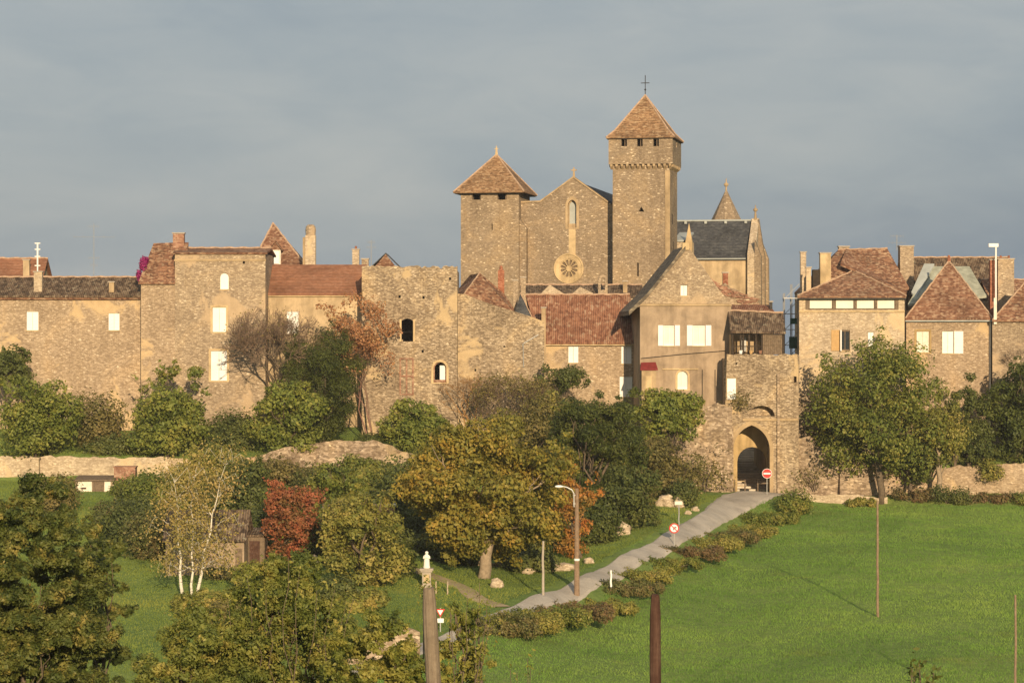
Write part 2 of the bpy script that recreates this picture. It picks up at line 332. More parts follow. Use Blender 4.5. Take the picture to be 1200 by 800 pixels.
def gzv(X, Y):
    X = np.asarray(X, float); Y = np.asarray(Y, float)
    px = np.clip(600 + FOC * X / np.maximum(Y, 100), -400, 1699)
    d = np.clip(Y, 0, 419.9)
    i = (px + 400) / 10; j = d / 0.5
    i0 = np.floor(i).astype(int); j0 = np.floor(j).astype(int); fi = i - i0; fj = j - j0
    z = (TAB[i0, j0] * (1 - fi) * (1 - fj) + TAB[i0 + 1, j0] * fi * (1 - fj) + TAB[i0, j0 + 1] * (1 - fi) * fj + TAB[i0 + 1, j0 + 1] * fi * fj)
    far = np.clip((Y - 420) / 1500, 0, 1)
    z = z - far * 30 - np.clip((np.abs(X) - 120) / 900, 0, 1) * 14 * np.clip(Y / 200, 0, 1)
    z = z + 0.10 * np.sin(X * 0.31 + 1.3 * np.sin(Y * 0.11)) * np.sin(Y * 0.23 + X * 0.07) + 0.05 * np.sin(X * 0.9 + Y * 0.5) * np.sin(Y * 0.77)
    return z
def gz(x, y): return float(gzv(np.array([x]), np.array([y]))[0])
def X_(px, D): return (px - 600) / FOC * D
def Z_(py, D): return (400 - py) / FOC * D
def P(px, py, D): return Vector((X_(px, D), D, Z_(py, D)))

def mesh_obj(name, verts, faces, mat, parent=None, smooth=False):
    me = bpy.data.meshes.new(name); me.from_pydata([tuple(v) for v in verts], [], faces); me.update()
    if smooth:
        me.polygons.foreach_set('use_smooth', [True] * len(me.polygons))
    if mat: me.materials.append(mat)
    o = bpy.data.objects.new(name, me); COL.objects.link(o)
    if parent: o.parent = parent
    return o
def tag(o, label=None, cat=None, group=None, kind=None):
    if label: o['label'] = label
    if cat: o['category'] = cat
    if group: o['group'] = group
    if kind: o['kind'] = kind
    return o
def thing(name, label, cat, loc=(0, 0, 0), rot=0, group=None):
    o = bpy.data.objects.new(name, None); COL.objects.link(o); o.location = loc; o.rotation_euler = (0, 0, rot)
    o.empty_display_size = 0.5
    return tag(o, label, cat, group)

def axis_pts(spans):
    r = []
    for a, b, s in spans: r += list(np.arange(a, b, s))
    return np.array(r + [spans[-1][1]])
gx = axis_pts([(-6000, -1000, 700), (-1000, -200, 60), (-200, -70, 8), (-70, 70, 0.9), (70, 200, 8), (200, 1000, 60), (1000, 6000, 700)])
gy = axis_pts([(-400, -20, 30), (-20, 130, 2.5), (130, 270, 0.75), (270, 430, 4), (430, 1500, 60), (1500, 9000, 600)])
GX, GY = np.meshgrid(gx, gy); GZ = gzv(GX, GY)
nxg, nyg = len(gx), len(gy)
vs = np.stack([GX.ravel(), GY.ravel(), GZ.ravel()], 1)
ii, jj = np.meshgrid(np.arange(nxg - 1), np.arange(nyg - 1)); a = (jj * nxg + ii).ravel()
fs = np.stack([a, a + 1, a + 1 + nxg, a + nxg], 1)
def grass_mat():
    m, nt, b = newmat('meadow_grass'); w = coords(nt)
    a = tnoise(nt, w, 0.045, 6, 0.6, 0.6)
    col = ramp(nt, [(0.3, (0.13, 0.2, 0.05)), (0.5, (0.18, 0.26, 0.065)), (0.7, (0.24, 0.31, 0.08))], a)
    f = tnoise(nt, w, 1.4, 8, 0.75)
    col = mixc(nt, 0.8, col, ramp(nt, [(0.3, (0.55, 0.6, 0.5)), (0.5, (1, 1, 1)), (0.72, (1.45, 1.3, 1.2))], f), 'MULTIPLY')
    # pressed tractor tracks sweeping across the meadow
    wv = N(nt, 'ShaderNodeTexWave', wave_type='BANDS', bands_direction='X'); wv.inputs['Scale'].default_value = 0.045
    wv.inputs['Distortion'].default_value = 2.2; wv.inputs['Detail'].default_value = 1; wv.inputs['Detail Scale'].default_value = 0.35
    nt.links.new(coords(nt, (1.0, 0.45, 1), (0, 0, R(35))), wv.inputs['Vector'])
    tm = ramp(nt, [(0.985, (1, 1, 1)), (0.995, (0.8, 0.84, 0.78))], wv.outputs[0])
    col = mixc(nt, 0.8, col, tm, 'MULTIPLY')
    # dry leafy patches
    dr = tnoise(nt, w, 0.19, 7, 0.7, 0.3)
    col = mixc(nt, M2(nt, 'MULTIPLY', ramp(nt, [(0.57, (0, 0, 0)), (0.72, (1, 1, 1))], dr), 0.4), col, (0.26, 0.25, 0.07))
    nt.links.new(col, b.inputs['Base Color'])
    bump(nt, b, mixc(nt, 0.5, tnoise(nt, w, 2.2, 8, 0.75), f), 1.0, 0.45)
    b.inputs['Sheen Weight'].default_value = 0.0
    return m
M['grass'] = grass_mat()
g = mesh_obj('meadow', vs.tolist(), fs.tolist(), M['grass'], smooth=True); g['kind'] = 'structure'

# ------------------------------------------------------------------ mesh builder
class MB:
    def __init__(s): s.v = []; s.f = []
    def add(s, vs, fs):
        n = len(s.v); s.v += [tuple(v) for v in vs]; s.f += [tuple(i + n for i in f) for f in fs]; return s
    def box(s, x0, x1, y0, y1, z0, z1):
        return s.add([(x0, y0, z0), (x1, y0, z0), (x1, y1, z0), (x0, y1, z0), (x0, y0, z1), (x1, y0, z1), (x1, y1, z1), (x0, y1, z1)],
                     [(0, 3, 2, 1), (4, 5, 6, 7), (0, 1, 5, 4), (1, 2, 6, 5), (2, 3, 7, 6), (3, 0, 4, 7)])
    def slab(s, pts, t=0.16):
        n = len(pts); top = [Vector(p) for p in pts]; bot = [p - Vector((0, 0, t)) for p in top]
        return s.add(top + bot, [tuple(range(n)), tuple(range(2 * n - 1, n - 1, -1))] + [(i, i + n, (i + 1) % n + n, (i + 1) % n) for i in range(n)])
    def tube(s, pts, rad, n=6, cap=True):
        pts = [Vector(p) for p in pts]; k = len(pts)
        if not hasattr(rad, '__len__'): rad = [rad] * k
        vs, fs = [], []
        for i, p in enumerate(pts):
            d = (pts[min(i + 1, k - 1)] - pts[max(i - 1, 0)])
            if d.length < 1e-6: d = Vector((0, 0, 1))
            d.normalize()
            u = d.cross(Vector((0.31, 0.95, 0.05))).normalized(); w = d.cross(u)
            for j in range(n):
                a = 2 * math.pi * j / n; vs.append(p + (u * math.cos(a) + w * math.sin(a)) * rad[i])
        for i in range(k - 1):
            for j in range(n):
                fs.append((i * n + j, i * n + (j + 1) % n, (i + 1) * n + (j + 1) % n, (i + 1) * n + j))
        if cap: fs += [tuple(range(n - 1, -1, -1)), tuple(range((k - 1) * n, k * n))]
        return s.add(vs, fs)
    def lathe(s, prof, c=(0, 0, 0), n=16, sx=1, sy=1):
        c = Vector(c); vs, fs = [], []
        for r, z in prof:
            for j in range(n):
                a = 2 * math.pi * j / n; vs.append(c + Vector((r * math.cos(a) * sx, r * math.sin(a) * sy, z)))
        for i in range(len(prof) - 1):
            for j in range(n): fs.append((i * n + j, i * n + (j + 1) % n, (i + 1) * n + (j + 1) % n, (i + 1) * n + j))
        fs += [tuple(range(n - 1, -1, -1)), tuple(range((len(prof) - 1) * n, len(prof) * n))]
        return s.add(vs, fs)
    def panel(s, outline, holes, y0, y1):
        """plate in the x-z plane with real openings, thickness y0..y1"""
        bm = bmesh.new(); es = []
        for loop in [outline] + list(holes):
            vv = [bm.verts.new((p[0], y0, p[1])) for p in loop]
            for i in range(len(vv)): es.append(bm.edges.new((vv[i], vv[(i + 1) % len(vv)])))
        bmesh.ops.triangle_fill(bm, use_beauty=True, edges=es, normal=(0, -1, 0))
        r = bmesh.ops.extrude_face_region(bm, geom=bm.faces[:] )
        bmesh.ops.translate(bm, vec=(0, y1 - y0, 0), verts=[x for x in r['geom'] if isinstance(x, bmesh.types.BMVert)])
        bmesh.ops.recalc_face_normals(bm, faces=bm.faces[:])
        bm.verts.index_update()
        s.add([v.co.copy() for v in bm.verts], [tuple(v.index for v in f.verts) for f in bm.faces]); bm.free(); return s
    def build(s, name, mat, parent=None, smooth=False, label=None):
        o = mesh_obj(name, s.v, s.f, mat, parent, smooth)
        if label: o['label'] = label
        return o

class Frame:
    """a building front standing at distance D, turned by rot; px/py of the photograph give sizes on it"""
    def __init__(s, name, label, cat, px, D, rot=0.0, zb=None):
        s.ref = px; s.a = R(rot); s.X = X_(px, D); s.Y = D; s.zb = gz(s.X, D) if zb is None else zb
        s.o = thing(name, label, cat, (s.X, s.Y, s.zb), s.a)
    def L(s, px, py, dep=0.0):
        if px == 0: px = s.ref      # height only: measure it on the building itself
        rx = (px - 600) / FOC; rz = (400 - py) / FOC; sn, c = math.sin(s.a), math.cos(s.a)
        t = (dep - sn * s.X + c * s.Y) / (c - sn * rx)
        return (c * (t * rx - s.X) + sn * (t - s.Y), t * rz - s.zb)
    def p3(s, px, py, dep=0.0):
        x, z = s.L(px, py, dep); return Vector((x, dep, z))
    def rect(s, x0, x1, y0, y1, dep=0.0):
        a = s.L(x0, y1, dep); b = s.L(x1, y0, dep); return a[0], b[0], a[1], b[1]
def rloop(r): x0, x1, z0, z1 = r; return [(x0, z0), (x1, z0), (x1, z1), (x0, z1)]
def arch_loop(r, pointed=False, n=10):
    x0, x1, z0, z1 = r; w = (x1 - x0) / 2; cx = (x0 + x1) / 2
    pts = [(x0, z0), (x1, z0)]
    if not pointed:
        zs = z1 - w
        for i in range(n + 1):
            a = math.pi * i / n; pts.append((cx + w * math.cos(a), zs + w * math.sin(a)))
    else:
        h = min(1.35 * w * 1.0, (z1 - z0) * 0.75); zs = z1 - h
        Rr = (h * h + w * w) / (2 * w)      # radius of each arc
        ang = math.asin(min(1, h / Rr))
        for i in range(n // 2 + 1):
            a = ang * i / (n // 2); pts.append((x1 - Rr + Rr * math.cos(a), zs + Rr * math.sin(a)))
        for i in range(n // 2 - 1, -1, -1):
            a = ang * i / (n // 2); pts.append((x0 + Rr - Rr * math.cos(a), zs + Rr * math.sin(a)))
    return pts
def loop_inset(lp, k):
    cx = sum(p[0] for p in lp) / len(lp); cz = sum(p[1] for p in lp) / len(lp)
    return [(cx + (x - cx) * k, cz + (z - cz) * k) for x, z in lp]
def louvre(mb, x0, x1, z0, z1, y, frame=0.07, t=0.04):
    """one shutter leaf: rails, stiles and slats"""
    mb.box(x0, x0 + frame, y - t, y, z0, z1); mb.box(x1 - frame, x1, y - t, y, z0, z1)
    mb.box(x0 + frame, x1 - frame, y - t, y, z0, z0 + frame); mb.box(x0 + frame, x1 - frame, y - t, y, z1 - frame, z1)
    n = max(3, int((z1 - z0) / 0.14)); h = (z1 - z0 - 2 * frame) / n
    for i in range(n):
        z = z0 + frame + i * h
        mb.add([(x0 + frame, y - t * 0.9, z), (x1 - frame, y - t * 0.9, z), (x1 - frame, y - t * 0.2, z + h), (x0 + frame, y - t * 0.2, z + h)], [(0, 1, 2, 3)])
def window(fr, r, kind='shut', surround=None, mat='white', arch=False):
    """fills a real opening; shutters and panes sit inside the reveal"""
    x0, x1, z0, z1 = r; w = x1 - x0; h = z1 - z0
    lp = arch_loop(r) if arch else rloop(r)
    fb = MB(); fb.panel(lp, [loop_inset(lp, 0.86)], 0.16, 0.24)
    if kind != 'shut' or arch: fb.box(x0 + w / 2 - 0.03, x0 + w / 2 + 0.03, 0.17, 0.23, z0 + 0.06, z1 - 0.05)
    f = fb.build('window', M[mat if kind != 'dark' else 'wood'], fr.o)
    if kind == 'shut':
        s = MB()
        if arch: s.panel(loop_inset(lp, 0.985), [], 0.09, 0.14).box(x0 + w / 2 - 0.015, x0 + w / 2 + 0.015, 0.07, 0.089, z0 + 0.05, z1 - 0.1); s.build('shutter', M[mat], f)
        else:
            for a, b in ((x0 + 0.02, x0 + w / 2 - 0.012), (x0 + w / 2 + 0.012, x1 - 0.02)):
                q = MB(); louvre(q, a, b, z0 + 0.02, z1 - 0.02, 0.14); q.build('shutter', M[mat], f)
    elif kind in ('open', 'dark', 'blind'):
        MB().panel(loop_inset(lp, 0.9), [], 0.25, 0.27).build('pane', M['blind' if kind == 'blind' else 'glass'], f)
    if kind == 'open':
        for a, b in ((x0 - w / 2, x0 - 0.03), (x1 + 0.03, x1 + w / 2)):
            q = MB(); louvre(q, a, b, z0, z1, -0.03); q.build('shutter', M[mat], f)
    if surround:
        t = 0.2
        big = [(x0 - t, z0 - 0.12), (x1 + t, z0 - 0.12), (x1 + t, z1 + t), (x0 - t, z1 + t)] if not arch else arch_loop((x0 - t, x1 + t, z0 - 0.12, z1 + t))
        MB().panel(big, [loop_inset(lp, 1.001)], -0.035, 0.06).build('window_surround', M[surround], fr.o)
    else:
        MB().box(x0 - 0.08, x1 + 0.08, -0.08, 0.1, z0 - 0.09, z0 - 0.002).build('sill', M['pale_dressed'], f)
    return f
def walls(fr, x0, x1, ztop, depth, holes=(), mat='stone_village', z0=-1.5, outline=None, th=0.5, backtop=None):
    b = MB(); ol = outline or [(x0, z0), (x1, z0), (x1, ztop), (x0, ztop)]
    b.panel(ol, holes, 0, th)
    bt = backtop if backtop is not None else ztop
    b.box(x0, x0 + th, th + 0.002, depth, z0, bt); b.box(x1 - th, x1, th + 0.002, depth, z0, bt)
    b.box(x0 + th + 0.002, x1 - th - 0.002, depth - th, depth - 0.002, z0, bt)
    return b.build('wall', M[mat], fr.o)
def roofpart(fr, polys, mat, ridges=(), t=0.18, rr=0.09, label=None):
    b = MB()
    for p in polys: b.slab(p, t)
    o = b.build('roof', M[mat], fr.o, label=label)
    if ridges:
        r = MB()
        for a, c in ridges:
            a, c = Vector(a), Vector(c); n = max(2, int((c - a).length / 0.45)); pts = []
            r.tube([a.lerp(c, i / n) + Vector((0, 0, 0.03 + 0.03 * ((i * 7) % 3))) for i in range(n + 1)], [rr * (0.85 + 0.3 * ((i * 5) % 4) / 3) for i in range(n + 1)], 6)
        r.build('ridge_tiles', M['ridge'], o)
    return o
def gable_x(fr, x0, x1, ze, zr, depth, mat, over=0.35, hip0=0, hip1=0, ridge=True):
    """ridge parallel to the front; hips optional at each end"""
    a0, a1 = x0 - over, x1 + over; y0, y1 = -over, depth + over; ym = depth / 2
    A, B, C_, D_ = (a0, y0, ze), (a1, y0, ze), (a1, y1, ze), (a0, y1, ze)
    E, F_ = (a0 + hip0, ym, zr), (a1 - hip1, ym, zr)
    polys = []
    if (Vector(E) - Vector(F_)).length < 0.05 or a0 + hip0 >= a1 - hip1 - 0.05:
        E = F_ = ((E[0] + F_[0]) / 2, ym, zr); polys = [(A, B, E), (C_, D_, E), (D_, A, E), (B, C_, E)]
    else:
        polys = [(A, B, F_, E), (C_, D_, E, F_)]
        if hip0: polys.append((D_, A, E))
        if hip1: polys.append((B, C_, F_))
    rd = []
    if ridge:
        if E != F_: rd.append((E, F_))
        if hip0 or E == F_: rd += [(A, E)]
        if hip1 or E == F_: rd += [(B, F_)]
    o = roofpart(fr, polys, mat, rd)
    if not hip0 and E != F_: pass
    return o
def gable_ends(fr, x0, x1, ze, zr, depth, mat, hip0=0, hip1=0):
    for x, h in ((x0, hip0), (x1 - 0.4, hip1)):
        if h: continue
        b = MB()
        b.add([(x, 0, ze - 0.2), (x, depth, ze - 0.2), (x, depth / 2, zr - 0.25), (x + 0.4, 0, ze - 0.2), (x + 0.4, depth, ze - 0.2), (x + 0.4, depth / 2, zr - 0.25)],
              [(0, 1, 2), (5, 4, 3), (0, 3, 4, 1), (1, 4, 5, 2), (2, 5, 3, 0)])
        b.build('gable', M[mat], fr.o)
def chimney(parent, x0, x1, y0, y1, z0, z1, mat='stone_village', cap=True, pots=1, cat=None):
    b = MB().box(x0, x1, y0, y1, z0, z1)
    c = b.build('chimney', M[mat], parent)
    if cap:
        MB().box(x0 - 0.08, x1 + 0.08, y0 - 0.08, y1 + 0.08, z1 + 0.002, z1 + 0.12).build('chimney_cap', M['concrete'], c)
        for i in range(pots):
            xx = x0 + (x1 - x0) * (i + 0.5) / pots
            MB().lathe([(0.13, 0), (0.11, 0.28), (0.13, 0.3)], (xx, (y0 + y1) / 2, z1 + 0.122), 8).build('chimney_pot', M['brick'], c)
    return c

# ------------------------------------------------------------------ road and street
road_pts = [(1010, 246.2), (960, 245.8), (925, 244.6), (884, 242), (852, 232), (832, 222), (790, 207), (740, 195), (690, 184), (640, 176), (580, 167), (520, 160), (450, 152), (350, 146), (220, 143), (0, 141), (-300, 140)]
def smooth_path(pts, n=14):
    P_ = [Vector((X_(p, d), d, 0)) for p, d in pts]; out = []
    for i in range(len(P_) - 1):
        p0, p1, p2, p3 = P_[max(i - 1, 0)], P_[i], P_[i + 1], P_[min(i + 2, len(P_) - 1)]
        for k in range(n):
            t = k / n
            out.append(0.5 * ((2 * p1) + (p2 - p0) * t + (2 * p0 - 5 * p1 + 4 * p2 - p3) * t * t + (3 * p1 - p0 - 3 * p2 + p3) * t ** 3))
    out.append(P_[-1]); return out
def strip(name, path, width, mat, lift=0.08, kind='structure'):
    k = 8; vs, fs = [], []
    for i, p in enumerate(path):
        d = (path[min(i + 1, len(path) - 1)] - path[max(i - 1, 0)]).normalized(); nrm = Vector((-d.y, d.x, 0))
        w = width(i / len(path)) if callable(width) else width
        for j in range(k + 1):
            s_ = (j / k - 0.5) * w * (1 + (0.035 * math.sin(i * 1.7 + j) + .05 * math.sin(i * .43)) * (1 if j in (0, k) else 0)); q = p + nrm * s_
            z = gz(q.x, q.y) + lift - (0.12 if j in (0, k) else 0)
            vs.append((q.x, q.y, z))
    for i in range(len(path) - 1):
        for j in range(k):
            a = i * (k + 1) + j; fs.append((a, a + 1, a + k + 2, a + k + 1))
    o = mesh_obj(name, vs, fs, mat); o['kind'] = kind; return o
def road_mat():
    m, nt, b = newmat('worn_asphalt'); w = coords(nt)
    a = tnoise(nt, w, 0.35, 7, 0.7, 0.4)
    col = ramp(nt, [(0.3, (0.33, 0.29, 0.245)), (0.55, (0.48, 0.43, 0.365)), (0.75, (0.56, 0.5, 0.42))], a)
    col = mixc(nt, 0.5, col, ramp(nt, [(0.35, (0.7, 0.7, 0.7)), (0.7, (1.15, 1.15, 1.15))], tnoise(nt, w, 9, 5, 0.7)), 'MULTIPLY')
    nt.links.new(col, b.inputs['Base Color']); bump(nt, b, tnoise(nt, w, 5, 6, 0.75), 0.6, 0.08); return m
M['road'] = road_mat()
M['gravel'] = render_mat('pale_gravel', (0.42, 0.32, 0.2))
rp_ = smooth_path(road_pts)
strip('road', rp_, lambda t: 2.2 + 2.6 * math.exp(-((t - 0.2) / 0.05) ** 2), M['road'])
strip('path', smooth_path([(590, 172), (560, 175), (530, 181), (470, 186)], 10), 1.6, M['gravel'], 0.06)
# stepped street climbing behind the gate
st = MB()
for i in range(22):
    y0 = 249.5 + i * 1.7; z = gz(X_(884, y0 + 0.8), y0 + 0.8)
    z = -14.45 + i * 0.17
    st.box(X_(846, 250), X_(925, 262), y0, y0 + 1.7, z - 2.5, z + 0.05)
    st.box(X_(846, 250), X_(925, 262), y0 - 0.06, y0 + 0.28, z - 0.1, z + 0.075)
so = st.build('street', M['steps']); so['kind'] = 'structure'

# thin autumn haze between the hillside and the village
hm = bpy.data.materials.new('haze'); hm.use_nodes = True; hnt = hm.node_tree; hnt.nodes.clear()
ho = N(hnt, 'ShaderNodeOutputMaterial'); hv = N(hnt, 'ShaderNodeVolumePrincipled'); hv.inputs['Color'].default_value = (.88, .87, .86, 1)
hv.inputs['Density'].default_value = .00016; hv.inputs['Anisotropy'].default_value = .2
hnt.links.new(hv.outputs[0], ho.inputs['Volume'])
hz = MB().box(-700, 700, -300, 900, -75, 45).build('haze', hm); hz['kind'] = 'stuff'

# ------------------------------------------------------------------ VILLAGE (left to right)
# far-left house with brown roof
f = Frame('house', 'plum brown roofed house at the far left edge above the long wall', 'house', 0, 264)
x0, x1 = f.L(-60, 340)[0], f.L(44, 340)[0]; ze = f.L(0, 337)[1]; zr = f.L(0, 303, 4)[1]
walls(f, x0, x1, ze, 8, (), 'render_cream', -2)
gable_x(f, x0, x1, ze, zr, 8, 'tile_smooth'); gable_ends(f, x0, x1, ze, zr, 8, 'render_cream')
cx = f.L(29, 330)[0]; chimney(f.o, cx - 0.3, cx + 0.35, 0.6, 1.2, ze - 0.5, f.L(0, 305, 1)[1], 'render_cream', pots=0)

# long low building B
f = Frame('village_house', 'long low stone house on the left with two small shuttered windows', 'house', 50, 252)
x0, x1 = f.L(-90, 400)[0], f.L(166, 400)[0]; ze = f.L(0, 347)[1]
hs = [f.rect(31, 45, 365, 387), f.rect(127, 140, 367, 387)]
walls(f, x0, x1, ze, 7, [rloop(h) for h in hs], 'stone_gold', -1.5)
for h in hs: window(f, h, 'shut')
gable_x(f, x0, x1, ze + 0.05, f.L(0, 325, 3.5)[1], 7, 'canal_dark', 0.4); gable_ends(f, x0, x1, ze, f.L(0, 325, 3.5)[1], 7, 'stone_gold')
b = MB().box(x0, x1, -0.28, -0.005, ze - 0.35, ze - 0.14); b.build('cornice', M['tile_brown'], f.o)
cx = f.L(130, 340)[0]; chimney(f.o, cx - 0.25, cx + 0.25, 0.3, 0.9, ze, f.L(0, 331, 0.5)[1], 'dressed', pots=0)
cx = f.L(43.5, 330)[0]; ch = chimney(f.o, cx - 0.4, cx + 0.4, 0.4, 1.1, ze - 0.1, f.L(0, 319, 0.7)[1], 'stone_pale', pots=0)

def antenna(px, py0, py1, D, label, arms=((0.1, 0.8), (0.3, 0.6), (0.45, 0.4)), mat='metal', r=0.035, rot=0.2):
    base = P(px, py1, D); h = (py1 - py0) / FOC * D
    t = thing('aerial', label, 'aerial', base)
    MB().tube([(0, 0, -0.1), (0, 0, h)], r, 6).build('mast', M[mat], t)
    for q, w in arms:
        z = h * (1 - q); b = MB()
        b.tube([(-w * math.cos(rot), -w * math.sin(rot), z), (w * math.cos(rot), w * math.sin(rot), z)], r * 0.45, 5)
        for k in range(5):
            x = -w + 2 * w * k / 4
            b.tube([(x, 0, z - 0.16), (x, 0, z + 0.16)], r * 0.35, 4)
        b.build('aerial_arm', M[mat], t)
    return t
# white bulky aerial (repeater) on its chimney
t = thing('aerial', 'thick white aerial column standing on the pale chimney at the left', 'aerial', P(44, 320, 252.8))
MB().tube([(0, 0, -0.2), (0, 0, 1.0), (0, 0, 3.0)], [0.05, 0.09, 0.09], 8).build('mast', M['white'], t)
for z in (0.7, 1.6, 2.3, 2.9): MB().box(-0.28, 0.28, -0.05, 0.05, z, z + 0.09).build('bracket', M['white'], t)
antenna(110, 262, 327, 256, 'tall thin television aerial with wide arms above the low dark roof on the left', ((0.24, 2.0), (0.62, 0.5), (0.75, 0.35), (0.05, 0.5)), r=0.03)

# shrub-like flowering creeper on the roof is added with the plants

# stepped block C: lower lean-to and main block
f = Frame('village_house', 'tall square stone house with little arched window above two shuttered ones', 'house', 205, 250)
xa, xb, x0, x1 = f.L(165, 400)[0], f.L(205, 400)[0], f.L(205, 400)[0], f.L(311, 400)[0]
ztop = f.L(0, 297)[1]
hs = [f.rect(258, 268, 320, 339), f.rect(249, 265, 360, 389), f.rect(247, 266, 411, 446)]
random.seed(3)
walls(f, x0, x1, ztop, 9, [arch_loop(hs[0]), rloop(hs[1]), rloop(hs[2]), rloop(f.rect(284.5, 287, 306, 309))], 'stone_village')
window(f, hs[0], 'shut', arch=True); window(f, hs[1], 'shut', 'pale_dressed'); window(f, hs[2], 'shut', 'pale_dressed')
gable_x(f, x0, x1, ztop + 0.1, f.L(0, 291, 4.5)[1], 9, 'tile_brown', 0.2)
MB().box(x0 - 0.06, x1 + 0.06, -0.08, -0.005, ztop - 0.75, ztop - 0.55).build('string_course', M['dressed'], f.o)
zl = f.L(0, 331)[1]
b = MB(); b.panel([(xa, -1.5), (xb - 0.003, -1.5), (xb - 0.003, zl), (xa, zl)], [], 0.1, 5).build('side_wing_wall', M['stone_gold'], f.o)
A, B = f.p3(162, 331, -0.2), f.p3(205, 331, -0.2); T0, T1 = f.p3(180, 285, 3.2), f.p3(221, 284, 3.2)
Cc = (B.x, 6.4, A.z); Dd = (A.x, 6.4, A.z)
b = MB(); b.slab([A, B, (B.x, 3.2, T1.z), T0]); b.slab([A, T0, Dd]); b.slab([Dd, T0, (B.x, 3.2, T1.z), Cc]); b.slab([(B.x + .003, 3.2, T1.z), (T1.x, 3.2, T1.z), (T1.x, 2.2, ztop + 0.3), (B.x + .003, 2.2, ztop + 0.3)], 0.3)
b.build('side_wing_roof', M['tile_brown'], f.o)
cx0, cx1 = f.L(203, 280, 3)[0], f.L(216, 280, 3)[0]
chimney(f.o, cx0, cx1, 2.7, 3.5, ztop - 1, f.L(0, 274, 3)[1], 'pinkbrick', pots=0)

# house D, smooth brown roof
f = Frame('village_house', 'cream walled house with smooth brown roof left of the ruined tower', 'house', 311, 253)
x0, x1 = f.L(311.6, 400)[0], f.L(424, 400)[0]; ze = f.L(0, 344)[1]
hs = [f.rect(336, 350, 365, 391)]
walls(f, x0, x1, ze, 9, [rloop(h) for h in hs], 'render_cream')
window(f, hs[0], 'shut')
zr = f.L(0, 310, 4.5)[1]
gable_x(f, x0, x1 , ze, zr, 9, 'tile_smooth', 0.28, ridge=False); gable_ends(f, x0, x1, ze, zr, 9, 'render_cream')
MB().box(x0, x1, -0.22, -0.02, ze - 0.3, ze - 0.16).build('gutter', M['pale_dressed'], f.o)

# pyramid roof with dormer behind
f = Frame('village_house', 'house behind with steep triangular red roof and one white dormer window', 'house', 322, 276)
x0, x1 = f.L(297, 310)[0], f.L(358, 310)[0]; ze = f.L(0, 314)[1]; zr = f.L(0, 262, 3.4)[1]
walls(f, x0, x1, ze, 6.8, (), 'stone_village', -3)
A, B = Vector((f.L(293, 0)[0], -0.3, ze)), Vector((x1 + 0.2, -0.3, ze)); C2 = Vector((B.x, 7.1, ze)); D2 = Vector((A.x, 7.1, ze)); T = f.p3(320, 262, 3.4)
roofpart(f, [(A, B, T), (B, C2, T), (C2, D2, T), (D2, A, T)], 'tile_red', [(A, T), (B, T)], rr=0.1)
d0, d1 = f.L(316.5, 300, 0.2)[0], f.L(329, 300, 0.2)[0]; zd0, zd1 = f.L(0, 309.5, 0.2)[1], f.L(0, 293, 0.2)[1]; dm = (d0 + d1) / 2
dw = MB(); dw.panel([(d0, zd0 - 0.3), (d1, zd0 - 0.3), (d1, zd1), (d0, zd1)], [rloop((d0 + 0.18, d1 - 0.18, zd0, zd1 - 0.12))], 0.0, 0.12)
dw.box(d0, d0 + 0.1, 0.121, 2.5, zd0 - 0.3, zd1); dw.box(d1 - 0.1, d1, 0.121, 2.5, zd0 - 0.3, zd1)
dob = dw.build('dormer', M['white_old'], f.o)
MB().box(d0 + 0.18, d1 - 0.18, 0.05, 0.09, zd0, zd1 - 0.12).build('shutter', M['white'], dob)
zt = f.L(0, 282, 0)[1]
rb = MB(); rb.slab([(d0 - 0.2, -0.2, zd1), (dm, -0.2, zt), (dm, 2.8, zt), (d0 - 0.2, 2.8, zd1)], 0.1); rb.slab([(dm, -0.2, zt), (d1 + 0.2, -0.2, zd1), (d1 + 0.2, 2.8, zd1), (dm, 2.8, zt)], 0.1)
rb.add([(d0, 0.01, zd1 + .001), (d1, 0.01, zd1 + .001), (dm, 0.01, zt - 0.12)], [(0, 1, 2)])
rb.build('dormer_roof', M['tile_red'], dob)
f2 = Frame('village_house', 'mostly hidden house behind the brown roof carrying the tall round headed chimney', 'house', 364, 272)
x0, x1 = f2.L(352, 310)[0], f2.L(378, 310)[0]; ze = f2.L(0, 316)[1]
walls(f2, x0, x1, ze, 5, (), 'stone_village', -3); gable_x(f2, x0, x1, ze, f2.L(0, 312, 2.5)[1], 5, 'tile_brown', 0.1)
c0, c1 = f2.L(358, 300, .6)[0], f2.L(370, 300, .6)[0]; zt = f2.L(0, 266, .6)[1]
c = MB().box(c0, c1, 0.2, 1.1, ze - 1, zt - 0.9).build('chimney', M['stone_pale'], f2.o)
cm = (c0 + c1) / 2; MB().lathe([(0.52, -0.9), (0.56, -0.3), (0.5, 0.05), (0.3, 0.25)], (cm, 0.65, zt), 10).build('chimney_top', M['stone_village'], c)
MB().box(c0 - 0.28, c0 - 0.02, 0.4, 0.9, ze, zt - 1.1).build('flue', M['dressed'], c)
f3 = Frame('village_house', 'low red gable with two small chimneys peeping over the left of the ruined tower', 'house', 440, 268)
x0, x1 = f3.L(409, 310)[0], f3.L(470, 310)[0]; ze = f3.L(0, 316)[1]
walls(f3, x0, x1, ze, 5, (), 'stone_village', -3)
